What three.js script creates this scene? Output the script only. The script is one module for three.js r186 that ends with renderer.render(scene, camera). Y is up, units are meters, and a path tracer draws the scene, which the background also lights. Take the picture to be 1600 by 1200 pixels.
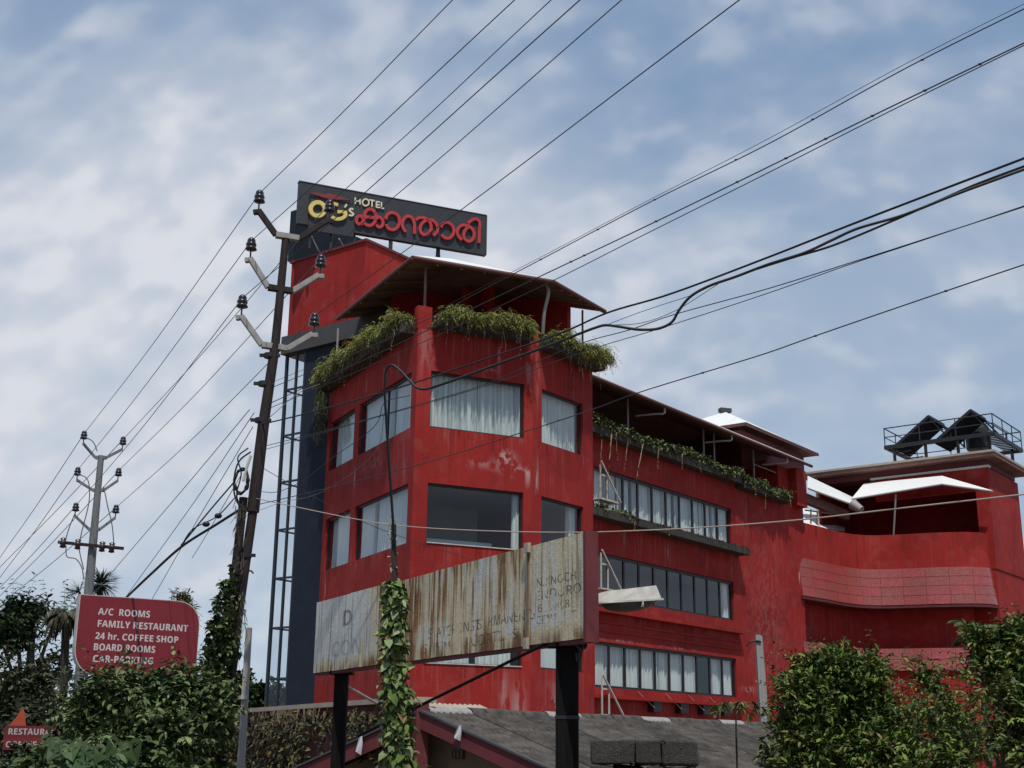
import * as THREE from 'three';
import { mergeGeometries, toCreasedNormals } from 'three/addons/utils/BufferGeometryUtils.js';
import { RoundedBoxGeometry } from 'three/addons/geometries/RoundedBoxGeometry.js';
import { TextGeometry } from 'three/addons/geometries/TextGeometry.js';
import { FontLoader } from 'three/addons/loaders/FontLoader.js';

// ------------------------------------------------------------------ camera, sky, sun, exposure
const scene = new THREE.Scene();
const FOCAL = 2006, PITCH = 15.77 * Math.PI / 180, ROLL = 0.66 * Math.PI / 180, EYE = 1.7;
const camera = new THREE.PerspectiveCamera(2 * Math.atan(600 / FOCAL) * 180 / Math.PI, 4 / 3, 0.1, 4000);
camera.position.set(0, EYE, 0);
camera.rotation.order = 'YXZ';
camera.rotation.set(PITCH, 0, ROLL);
const renderer = new THREE.WebGLRenderer({ antialias: true });
renderer.toneMapping = THREE.LinearToneMapping;
renderer.toneMappingExposure = 0.86;
renderer.shadowMap.enabled = true;

const V3 = (x, y, z) => new THREE.Vector3(x, y, z);
const sunDir = (() => { const e = 64 * Math.PI / 180, h = new THREE.Vector2(0.14, 1).normalize(); return V3(h.x * Math.cos(e), Math.sin(e), h.y * Math.cos(e)); })();
const sun = new THREE.DirectionalLight(new THREE.Color().setRGB(1, 0.95, 0.87), 3.9);
sun.position.copy(sunDir).multiplyScalar(120).add(V3(4, 0, -45));
sun.target.position.set(4, 0, -45);
sun.castShadow = true;
sun.shadow.radius = 1.6;
sun.shadow.mapSize.set(4096, 4096);
Object.assign(sun.shadow.camera, { left: -60, right: 60, top: 60, bottom: -60, near: 1, far: 300 });
scene.add(sun, sun.target);

// ------------------------------------------------------------------ seeded random and noise
let seed = 20240611;
const rnd = () => { seed = (seed + 0x6d2b79f5) | 0; let t = Math.imul(seed ^ (seed >>> 15), 1 | seed); t = (t + Math.imul(t ^ (t >>> 7), 61 | t)) ^ t; return ((t ^ (t >>> 14)) >>> 0) / 4294967296; };
const rr = (a, b) => a + (b - a) * rnd();
const gauss = () => (rnd() + rnd() + rnd() + rnd() - 2) * 0.85;
const clamp = (x, a = 0, b = 1) => Math.min(b, Math.max(a, x));
const sstep = (a, b, x) => { const t = clamp((x - a) / (b - a)); return t * t * (3 - 2 * t); };
const hash = (x, y, k) => { let h = Math.imul(x, 374761393) ^ Math.imul(y, 668265263) ^ Math.imul(k, 2147483647 ^ 1442695041); h = Math.imul(h ^ (h >>> 13), 1274126177); return ((h ^ (h >>> 16)) >>> 0) / 4294967296; };
function vnoise(x, y, k = 0) {
  const i = Math.floor(x), j = Math.floor(y), u = x - i, v = y - j, a = u * u * (3 - 2 * u), b = v * v * (3 - 2 * v);
  return (hash(i, j, k) * (1 - a) + hash(i + 1, j, k) * a) * (1 - b) + (hash(i, j + 1, k) * (1 - a) + hash(i + 1, j + 1, k) * a) * b;
}
function fbm(x, y, oct, k = 0) { let s = 0, a = 0.5, n = 0; for (let o = 0; o < oct; o++) { s += a * vnoise(x, y, k + o); n += a; a *= 0.5; x = x * 2.03 + 11.3; y = y * 2.03 - 7.1; } return s / n; }

// ------------------------------------------------------------------ the sky: thin high cloud on hazy blue
{
  const W = 2048, H = 1024, data = new Float32Array(W * H * 4);
  const dirOf = (px, py) => { const r = ray(px, py); return V3(r.a, r.b, -1).normalize(); };
  const banks = [[560, 470, 0.20, 0.75], [720, 400, 0.13, 0.55], [180, 520, 0.22, 0.6], [60, 760, 0.26, 0.65], [330, 230, 0.14, 0.3], [1230, 560, 0.16, 0.28], [1490, 430, 0.14, 0.25], [1130, 420, 0.06, 0.2]].map(([x, y, w, g]) => [dirOf(x, y), w, g]);
  const d = V3();
  for (let j = 0; j < H; j++) for (let i = 0; i < W; i++) {
    const th = ((i + 0.5) / W - 0.5) * 2 * Math.PI, el = ((j + 0.5) / H - 0.5) * Math.PI, c = Math.cos(el), y = Math.sin(el);
    d.set(Math.cos(th) * c, y, Math.sin(th) * c);
    const e = Math.max(0, y), t = Math.pow(e, 0.55);
    let r = 0.44 + (0.138 - 0.44) * sstep(0.1, 0.78, t), g = 0.60 + (0.270 - 0.60) * sstep(0.1, 0.80, t), b = 0.76 + (0.485 - 0.76) * sstep(0.1, 0.84, t);
    const q = 1 / (1.02 + y), X = d.x * q, Z = d.z * q;
    const wx = fbm(X * 6 + 3, Z * 6, 3, 21) * 0.55, wz = fbm(X * 6 - 8, Z * 6 + 5, 3, 33) * 0.55;
    const n = fbm(X * 6.5 + wx - Z * 2, Z * 9 + wz, 7, 1), fine = fbm(X * 42 + wx * 4 - Z * 16, Z * 66 + wz * 4 + X * 10, 6, 60), wisp = fbm(X * 15 + wx * 3 + Z * 12, Z * 46 - X * 20 + wz * 3, 7, 120);
    let bank = 0;
    for (const [bd, w, gain] of banks) { const dx = d.x - bd.x, dy = (d.y - bd.y) * 1.35, dz = d.z - bd.z; bank += gain * Math.exp(-(dx * dx + dy * dy + dz * dz) / (w * w)); }
    const veil = 0.13 + 0.26 * sstep(0.34, 0.74, n * 0.45 + fine * 0.25 + wisp * 0.3) + 0.26 * sstep(0.46, 0.74, wisp * 0.55 + fine * 0.45);
    const cover = clamp(0.82 * veil + 0.56 * clamp(bank, 0, 1.1) * (0.66 + 0.38 * sstep(0.28, 0.72, n * 0.3 + fine * 0.4 + wisp * 0.3)), 0, 1);
    r += (0.80 - r) * cover; g += (0.83 - g) * cover; b += (0.90 - b) * cover;
    if (y < 0) { const k = sstep(0, -0.12, y); r += (0.20 - r) * k; g += (0.21 - g) * k; b += (0.2 - b) * k; }
    const o = (j * W + i) * 4; data[o] = r; data[o + 1] = g; data[o + 2] = b; data[o + 3] = 1;
  }
  const sky = new THREE.DataTexture(data, W, H, THREE.RGBAFormat, THREE.FloatType);
  sky.mapping = THREE.EquirectangularReflectionMapping; sky.magFilter = THREE.LinearFilter; sky.minFilter = THREE.LinearFilter; sky.wrapS = THREE.RepeatWrapping; sky.needsUpdate = true;
  scene.background = sky; scene.environment = sky;
}

// ------------------------------------------------------------------ from photo pixels to places (a pixel gives a direction; height, plane or depth gives the distance)
function ray(px, py) {
  const u = px - 800, v = 600 - py, x = u * Math.cos(ROLL) - v * Math.sin(ROLL), w = v * Math.cos(ROLL) + u * Math.sin(ROLL);
  const fw = FOCAL * Math.cos(PITCH) - w * Math.sin(PITCH), up = FOCAL * Math.sin(PITCH) + w * Math.cos(PITCH);
  return { a: x / fw, b: up / fw };
}
function P(px, py, D) { const r = ray(px, py); return V3(r.a * D, EYE + r.b * D, -D); }
function PY(px, py, Y) { const r = ray(px, py); return P(px, py, (Y - EYE) / r.b); }
// a vertical wall plane: origin o = [x, depth], direction u along it, n outward
const frame = (o, u, n) => ({ o, u, n });
function onF(px, py, F, out = 0) {
  const r = ray(px, py), ox = F.o[0] + F.n[0] * out, od = F.o[1] + F.n[1] * out, D = (ox * F.n[0] + od * F.n[1]) / (r.a * F.n[0] + F.n[1]);
  return { s: (r.a * D - ox) * F.u[0] + (D - od) * F.u[1], h: EYE + r.b * D };
}
const pt = (F, s, h, out = 0) => V3(F.o[0] + F.u[0] * s + F.n[0] * out, h, -(F.o[1] + F.u[1] * s + F.n[1] * out));
function mat4(F, s, h, out) { const p = pt(F, s, h, out); return new THREE.Matrix4().makeBasis(V3(F.u[0], 0, -F.u[1]), V3(0, 1, 0), V3(F.n[0], 0, -F.n[1])).setPosition(p); }

// ------------------------------------------------------------------ geometry helpers (all in world coordinates)
function boxUV(w, h, d) {
  const g = new THREE.BoxGeometry(w, h, d), uv = g.attributes.uv, S = [[d, h], [d, h], [w, d], [w, d], [w, h], [w, h]];
  for (let f = 0; f < 6; f++) for (let k = 0; k < 4; k++) uv.setXY(f * 4 + k, uv.getX(f * 4 + k) * S[f][0], uv.getY(f * 4 + k) * S[f][1]);
  return g;
}
const boxF = (F, s0, s1, h0, h1, o0, o1) => boxUV(Math.abs(s1 - s0), Math.abs(h1 - h0), Math.abs(o1 - o0)).applyMatrix4(mat4(F, (s0 + s1) / 2, (h0 + h1) / 2, (o0 + o1) / 2));
const paneF = (F, s0, s1, h0, h1, o) => new THREE.PlaneGeometry(s1 - s0, h1 - h0).applyMatrix4(mat4(F, (s0 + s1) / 2, (h0 + h1) / 2, o));
const boxAt = (x, y, z, w, h, d, ry = 0) => boxUV(w, h, d).applyMatrix4(new THREE.Matrix4().makeRotationY(ry).setPosition(x, y, z));
function wallF(F, s0, s1, h0, h1, holes, th, out = 0) {
  const sh = new THREE.Shape([[s0, h0], [s1, h0], [s1, h1], [s0, h1]].map((p) => new THREE.Vector2(...p)));
  for (const [a, b, c, d] of holes) sh.holes.push(new THREE.Path([[a, c], [a, d], [b, d], [b, c]].map((p) => new THREE.Vector2(...p))));
  const g = new THREE.ExtrudeGeometry(sh, { depth: th, bevelEnabled: false }); g.translate(0, 0, -th);
  return g.applyMatrix4(mat4(F, 0, 0, out));
}
function cyl(a, b, r0, r1 = r0, seg = 8) {
  const d = b.clone().sub(a), g = new THREE.CylinderGeometry(r1, r0, d.length(), seg, 1);
  return g.applyMatrix4(new THREE.Matrix4().compose(a.clone().add(b).multiplyScalar(0.5), new THREE.Quaternion().setFromUnitVectors(V3(0, 1, 0), d.normalize()), V3(1, 1, 1)));
}
function bar(a, b, w, h) {  // a square bar between two points
  const d = b.clone().sub(a), L = d.length(), z = d.normalize(), x = V3(0, 1, 0).cross(z); if (x.length() < 1e-3) x.set(1, 0, 0); x.normalize();
  const y = z.clone().cross(x);
  return boxUV(w, h, L).applyMatrix4(new THREE.Matrix4().makeBasis(x, y, z).setPosition(a.clone().add(b).multiplyScalar(0.5)));
}
const tube = (pts, r, n = 0, rs = 5) => new THREE.TubeGeometry(new THREE.CatmullRomCurve3(pts, false, 'centripetal'), n || pts.length * 6, r, rs, false);
function slab(poly, y0, y1) {  // poly: [x, depth] plan outline
  const sh = new THREE.Shape(poly.map(([x, d]) => new THREE.Vector2(x, d)));
  const g = new THREE.ExtrudeGeometry(sh, { depth: y1 - y0, bevelEnabled: false });
  return g.applyMatrix4(new THREE.Matrix4().set(1, 0, 0, 0, 0, 0, 1, y0, 0, -1, 0, 0, 0, 0, 0, 1));
}
function quadSheet(pts, th) {  // a flat or folded sheet from a list of polygons (arrays of Vector3), with thickness th downwards
  const pos = [];
  const tri = (a, b, c) => pos.push(a.x, a.y, a.z, b.x, b.y, b.z, c.x, c.y, c.z);
  for (const poly of pts) {
    const low = poly.map((p) => p.clone().add(V3(0, -th, 0)));
    for (let i = 1; i + 1 < poly.length; i++) { tri(poly[0], poly[i], poly[i + 1]); tri(low[0], low[i + 1], low[i]); }
    for (let i = 0; i < poly.length; i++) { const k = (i + 1) % poly.length; tri(poly[i], low[i], low[k]); tri(poly[i], low[k], poly[k]); }
  }
  const g = new THREE.BufferGeometry(); g.setAttribute('position', new THREE.Float32BufferAttribute(pos, 3)); g.computeVertexNormals();
  const uv = []; for (let i = 0; i < pos.length; i += 3) uv.push(pos[i] * 0.7 + pos[i + 2] * 0.7, pos[i + 1] + pos[i + 2] * 0.7 - pos[i] * 0.3);
  g.setAttribute('uv', new THREE.Float32BufferAttribute(uv, 2));
  return g;
}
function strip(curve, h0, h1, off0 = 0, off1 = 0, th = 0.15, nrm) {  // a wall that follows a plan curve [x, depth]; off = outward flare at bottom / top
  const pos = [], uv = [], idx = [], n = curve.length; let L = 0;
  for (let i = 0; i < n; i++) {
    if (i) L += Math.hypot(curve[i][0] - curve[i - 1][0], curve[i][1] - curve[i - 1][1]);
    const q = nrm(i), put = (o, h) => { pos.push(curve[i][0] + q[0] * o, h, -(curve[i][1] + q[1] * o)); uv.push(L, h); };
    put(off0, h0); put(off1, h1); put(off1 - th, h1); put(off0 - th, h0);
  }
  for (let i = 0; i + 1 < n; i++) for (let k = 0; k < 4; k++) { const a = i * 4 + k, b = i * 4 + (k + 1) % 4, c = a + 4, d = b + 4; idx.push(a, c, b, b, c, d); }
  idx.push(0, 1, 2, 0, 2, 3); const e = (n - 1) * 4; idx.push(e, e + 2, e + 1, e, e + 3, e + 2);
  const g = new THREE.BufferGeometry(); g.setAttribute('position', new THREE.Float32BufferAttribute(pos, 3)); g.setAttribute('uv', new THREE.Float32BufferAttribute(uv, 2)); g.setIndex(idx);
  const f = g.toNonIndexed(); f.computeVertexNormals(); return toCreasedNormals(f, 0.6);
}

// ------------------------------------------------------------------ naming, parenting
const used = new Map();
const numbered = (name) => { const n = used.get(name) ?? 0; used.set(name, n + 1); return n ? name + '_' + String(n).padStart(3, '0') : name; };
function obj(name, geos, material, parent) {
  let list = (Array.isArray(geos) ? geos : [geos]).map((g) => (g.index ? g.toNonIndexed() : g));
  const keys = ['position', 'normal', 'uv', ...(list.every((g) => g.attributes.color) ? ['color'] : [])];
  list = list.map((g) => { const o = new THREE.BufferGeometry(); for (const k of keys) o.setAttribute(k, g.attributes[k] ?? new THREE.Float32BufferAttribute(new Float32Array(g.attributes.position.count * 2), 2)); return o; });
  const g = list.length > 1 ? mergeGeometries(list) : list[0];
  g.computeBoundingBox(); const c = g.boundingBox.getCenter(V3()); c.y = g.boundingBox.min.y; g.translate(-c.x, -c.y, -c.z);
  const m = new THREE.Mesh(g, material); m.position.copy(c); m.castShadow = m.receiveShadow = true;
  if (parent) { m.name = name; parent.attach(m); } else { m.name = numbered(name); scene.add(m); }
  return m;
}
function tag(o, label, category, group, kind) { o.userData.label = label; if (category) o.userData.category = category; if (group) o.userData.group = group; if (kind) o.userData.kind = kind; return o; }
function thing(name, p, label, category, group) { const o = new THREE.Group(); o.name = numbered(name); o.position.copy(p); scene.add(o); o.updateMatrixWorld(true); return tag(o, label, category, group); }
function part(name, parent, p) { const o = new THREE.Group(); o.name = name; o.position.copy(p); parent.attach(o); o.updateMatrixWorld(true); return o; }
const struct = (o) => { o.userData.kind = 'structure'; return o; };

// ------------------------------------------------------------------ procedural materials
const rgb = (r, g, b) => new THREE.Color().setRGB(r, g, b);
function texture(w, h, fn, srgb = true, wrap = true) {  // fn(x, y in pixels) -> [r, g, b] as linear values 0..1
  const data = new Uint8Array(w * h * 4), enc = (v) => { v = clamp(v); return 255 * (srgb ? (v <= 0.0031308 ? 12.92 * v : 1.055 * Math.pow(v, 1 / 2.4) - 0.055) : v); };
  for (let j = 0; j < h; j++) for (let i = 0; i < w; i++) { const c = fn(i, j), o = (j * w + i) * 4; data[o] = enc(c[0]); data[o + 1] = enc(c[1]); data[o + 2] = enc(c[2]); data[o + 3] = 255; }
  const t = new THREE.DataTexture(data, w, h); t.colorSpace = srgb ? THREE.SRGBColorSpace : THREE.NoColorSpace; t.magFilter = t.minFilter = THREE.LinearFilter;
  t.wrapS = t.wrapT = wrap ? THREE.MirroredRepeatWrapping : THREE.ClampToEdgeWrapping; t.needsUpdate = true; return t;
}
const std = (color, roughness = 0.8, extra = {}) => new THREE.MeshStandardMaterial({ color, roughness, side: THREE.DoubleSide, ...extra });
const RED = [0.35, 0.023, 0.019];
// weathered red paint on a wall of W x H metres: patches, rain streaks, pale scuffs; marks = [s, h, width, height, strength]
function redPaint(W, H, ppm, k, marks = [], s0 = 0, h0 = 0, sills = []) {
  const w = Math.min(2048, Math.round(W * ppm)), h = Math.min(2048, Math.round(H * ppm));
  const t = texture(w, h, (i, j) => {
    const x = i / w * W, y = j / h * H;
    const a = fbm(x * 0.55, y * 0.55, 4, k), st = fbm(x * 5.5, y * 0.35, 3, k + 40), fine = vnoise(x * 40, y * 40, k + 7), st2 = fbm(x * 16, y * 0.6, 2, k + 90);
    let m = 0.78 + 0.32 * (a - 0.5) + 0.18 * (st - 0.5) + 0.14 * (fine - 0.5) + 0.22 * fbm(x, y, 3, k + 12);
    let pale = 0.10 * sstep(0.62, 0.85, st2) * sstep(0.4, 0.7, a) + 0.05 * sstep(0.5, 0.8, fbm(x * 2.2, y * 2.2, 4, k + 55));
    let grime = 0.22 * sstep(0.60, 0.85, fbm(x * 9, y * 0.22, 2, k + 70)) * sstep(0.42, 0.6, fbm(x * 0.8, y * 0.8, 2, k + 33));
    for (const [ms, mh, mw, mhh, g] of marks) {
      const dx = (x - (ms - s0)) / mw, dy = (y - (mh - h0)) / mhh; if (dx * dx + dy * dy > 6) continue;
      pale += g * Math.exp(-(dx * dx + dy * dy)) * sstep(0.42, 0.62, fbm(x * 7, y * (mhh > mw * 2 ? 1.5 : 6), 4, k + 5));
    }
    for (const [a, b, hs] of sills) {  // rain runs below sills and ledges
      const dy = hs - h0 - y; if (dy < 0 || dy > 2.2 || x < a - s0 - 0.1 || x > b - s0 + 0.1) continue;
      const len = 0.25 + 1.7 * Math.pow(vnoise(x * 6.3, hs * 3, k + 15), 2.2), run = sstep(0.52, 0.72, vnoise(x * 17, hs, k + 17) * 0.6 + vnoise(x * 41 + dy * 0.6, hs, k + 18) * 0.4) * (1 - sstep(len * 0.4, len, dy));
      if (vnoise(x * 2.1, hs, k + 19) > 0.5) grime += 0.34 * run; else pale += 0.10 * run;
    }
    const crack = Math.abs(fbm(x * 1.3 + 9, y * 1.3, 5, k + 81) - 0.5); if (crack < 0.0035 && vnoise(x * 0.5, y * 0.5, k + 82) > 0.55) grime += 0.35;
    const patch = sstep(0.66, 0.68, fbm(x * 0.9 + 4, y * 0.7 + 2, 3, k + 27)); m *= 1 - 0.14 * patch;
    pale = clamp(pale, 0, 0.9); m *= 1 - clamp(grime, 0, 0.6);
    return [RED[0] * m * (1 - pale) + 0.50 * pale, RED[1] * m * (1 - pale) + 0.33 * pale, RED[2] * m * (1 - pale) + 0.31 * pale];
  });
  t.repeat.set(1 / W, 1 / H); t.offset.set(-s0 / W, -h0 / H);
  return t;
}
const plasterBump = texture(512, 512, (i, j) => { const v = 0.6 * fbm(i / 9, j / 9, 3, 3) + 0.4 * vnoise(i / 2.2, j / 2.2, 8); return [v, v, v]; }, false); plasterBump.repeat.set(0.5, 0.5);
const paint = (map) => new THREE.MeshPhysicalMaterial({ map, roughness: 0.8, specularIntensity: 0.5, bumpMap: plasterBump, bumpScale: 0.006, side: THREE.DoubleSide });
function mottled(c, amount, scale, k, size = 256, metres = 3, streak = 1) {
  const t = texture(size, size, (i, j) => { const x = i / size * scale, y = j / size * scale / streak, m = 1 + amount * (fbm(x, y, 5, k) - 0.5) * 2 + amount * 0.5 * (vnoise(i / 1.7, j / 1.7 / streak, k + 4) - 0.5); return c.map((v) => v * m); });
  t.repeat.set(1 / metres, 1 / metres); return t;
}
const M = {
  redTower: paint(redPaint(10, 10, 60, 310)),
  redAnnex: paint(redPaint(14, 14, 48, 350, [[2, 8, 1, 1, 0.1]])),
  maroon: std(0xffffff, 0.7, { map: mottled([0.13, 0.022, 0.026], 0.35, 9, 410) }),
  fascia: std(0xffffff, 0.6, { map: mottled([0.10, 0.032, 0.026], 0.4, 14, 420) }),
  soffit: std(0xffffff, 0.85, { map: mottled([0.20, 0.115, 0.095], 0.35, 8, 430) }),
  whiteSheet: std(0xffffff, 0.5, { map: mottled([0.80, 0.80, 0.78], 0.06, 6, 450) }),
  greySlab: std(0xffffff, 0.8, { map: mottled([0.055, 0.057, 0.062], 0.35, 9, 460) }),
  navy: new THREE.MeshPhysicalMaterial({ roughness: 0.75, specularIntensity: 0.5, side: THREE.DoubleSide, map: mottled([0.014, 0.021, 0.036], 0.3, 7, 470) }),
  blackBoard: std(0xffffff, 0.55, { map: mottled([0.026, 0.029, 0.036], 0.3, 12, 480, 256, 2) }),
  steelBlue: std(rgb(0.02, 0.028, 0.042), 0.5),
  blackFrame: std(rgb(0.014, 0.013, 0.015), 0.5),
  blackPost: new THREE.MeshPhysicalMaterial({ roughness: 0.95, specularIntensity: 0.25, map: mottled([0.010, 0.009, 0.0085], 0.5, 12, 490, 256, 1) }),
  interior: std(0xffffff, 0.9, { map: mottled([0.30, 0.28, 0.26], 0.15, 5, 500) }),
  room: std(rgb(0.32, 0.29, 0.26), 0.9),
  curtain: std(rgb(0.74, 0.77, 0.76), 0.9),
  metalWhite: std(0xffffff, 0.6, { map: mottled([0.52, 0.50, 0.46], 0.25, 10, 510, 256, 1) }),
  gutterPipe: std(rgb(0.30, 0.27, 0.26), 0.6),
  ledge: std(0xffffff, 0.9, { map: mottled([0.045, 0.038, 0.034], 0.5, 14, 520) }),
  concrete: std(0xffffff, 0.9, { map: mottled([0.30, 0.29, 0.275], 0.28, 16, 530, 256, 1.5) }),
  armSteel: std(0xffffff, 0.6, { map: mottled([0.30, 0.285, 0.27], 0.3, 12, 540, 256, 0.6) }),
  rustSteel: std(0xffffff, 0.8, { map: mottled([0.020, 0.0095, 0.009], 0.75, 22, 550, 256, 1.2) }),
  greyPole: std(0xffffff, 0.7, { map: mottled([0.16, 0.165, 0.17], 0.3, 14, 560, 256, 1) }),
  porcelain: new THREE.MeshPhysicalMaterial({ color: rgb(0.016, 0.010, 0.014), roughness: 0.28, clearcoat: 0.5 }),
  porcelainBrown: new THREE.MeshPhysicalMaterial({ color: rgb(0.045, 0.022, 0.022), roughness: 0.3, clearcoat: 0.5 }),
  wire: std(rgb(0.035, 0.037, 0.042), 0.6),
  wireGrey: std(rgb(0.13, 0.135, 0.14), 0.55),
  cable: std(rgb(0.010, 0.010, 0.013), 0.55),
  cream: std(rgb(0.42, 0.33, 0.27), 0.7),
  gold: std(0xffffff, 0.45, { map: mottled([0.72, 0.56, 0.17], 0.12, 8, 570, 128, 1) }),
  ivory: std(rgb(0.72, 0.68, 0.50), 0.5),
  letterRed: std(0xffffff, 0.5, { map: mottled([0.44, 0.035, 0.04], 0.18, 9, 580, 128, 1) }),
  glass: new THREE.MeshPhysicalMaterial({ color: rgb(0.86, 0.90, 0.90), roughness: 0.03, transmission: 1, thickness: 0, ior: 1.52, side: THREE.DoubleSide }),
  glassTint: new THREE.MeshPhysicalMaterial({ color: rgb(0.93, 0.95, 0.96), roughness: 0.03, transmission: 1, thickness: 0, ior: 1.52, side: THREE.DoubleSide }),
  asbestos: std(0xffffff, 0.95, { map: mottled([0.155, 0.145, 0.135], 0.45, 14, 590, 512, 5, 0.4) }),
  paleSheet: std(0xffffff, 0.9, { map: mottled([0.42, 0.35, 0.28], 0.2, 10, 600, 256, 2) }),
  tan: std(0xffffff, 0.9, { map: mottled([0.20, 0.135, 0.085], 0.25, 8, 610) }),
  laterite: std(0xffffff, 0.95, { map: mottled([0.06, 0.052, 0.045], 0.8, 30, 620, 512, 1), bumpMap: plasterBump, bumpScale: 0.02 }),
  solar: new THREE.MeshPhysicalMaterial({ color: rgb(0.016, 0.019, 0.028), roughness: 0.85, specularIntensity: 0.3, side: THREE.DoubleSide }),
  bark: std(0xffffff, 0.95, { map: mottled([0.13, 0.11, 0.09], 0.4, 20, 630, 256, 1, 0.5) }),
  barkDark: std(0xffffff, 0.95, { map: mottled([0.035, 0.028, 0.022], 0.4, 20, 640, 256, 1) }),
  leaf: new THREE.MeshPhysicalMaterial({ color: 0xffffff, vertexColors: true, roughness: 0.5, side: THREE.DoubleSide, specularIntensity: 0.4 }),
  leafDull: std(0xffffff, 0.8, { vertexColors: true }),
  cloth: std(rgb(0.66, 0.67, 0.70), 0.9),
  ground: std(0xffffff, 1, { map: mottled([0.16, 0.12, 0.085], 0.4, 12, 650, 512, 9) }),
  asphalt: std(0xffffff, 0.95, { map: mottled([0.05, 0.05, 0.052], 0.35, 30, 660, 512, 6) }),
};

// ------------------------------------------------------------------ the ground and the raised road
const GY = -1.2;
struct(obj('ground', new THREE.PlaneGeometry(2400, 2400).rotateX(-Math.PI / 2).translate(0, GY, -300), M.ground)).userData.label = 'bare brown earth of the low lying plots';
{
  // the road runs along the pole line, on a bank above the plots
  const a = [-19.5, 44], d = [0.455, -0.89], nrm = [-0.89, -0.455];
  const e0 = [a[0] + nrm[0] * 1.0, a[1] + nrm[1] * 1.0], e1 = [e0[0] + d[0] * 75, e0[1] + d[1] * 75];
  const poly = [e0, e1, [e1[0] + nrm[0] * 9, e1[1] + nrm[1] * 9], [e0[0] + nrm[0] * 9, e0[1] + nrm[1] * 9]];
  struct(obj('road', slab(poly, GY - 0.2, 0), M.asphalt)).userData.label = 'dark asphalt road on a low bank';
}

// ------------------------------------------------------------------ the hotel
const FL = frame([-6.44, 43.714], [0.451, -0.8925], [-0.8925, -0.451]);   // left front, 8.0 m long, ends at the corner
const FC = frame([-2.832, 36.574], [0.898, 0.44], [0.44, -0.898]);        // corner front, 3.878 m
const FR = frame([0.65, 38.28], [0.606, 0.7955], [0.7955, -0.606]);       // right front, 3.32 m
const FW = frame([-1.33, 43.9], [0.606, 0.7955], [0.7955, -0.606]);       // long wing, 26.7 m
const FT = frame([-8.33, 45.13], [0.7955, -0.606], [-0.606, -0.7955]);    // glazed stair tower, left face
const T3 = 12.475, B3 = 10.75, T2 = 9.075, B2 = 7.31, T1 = 5.63, B1 = 3.918, LV = [[B3, T3], [B2, T2], [B1, T1]];
const hotel = thing('hotel_building', V3(-2.8, GY, -36.6), 'red three-storey hotel with corner front, long window wing and creeper planters', 'building');
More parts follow.
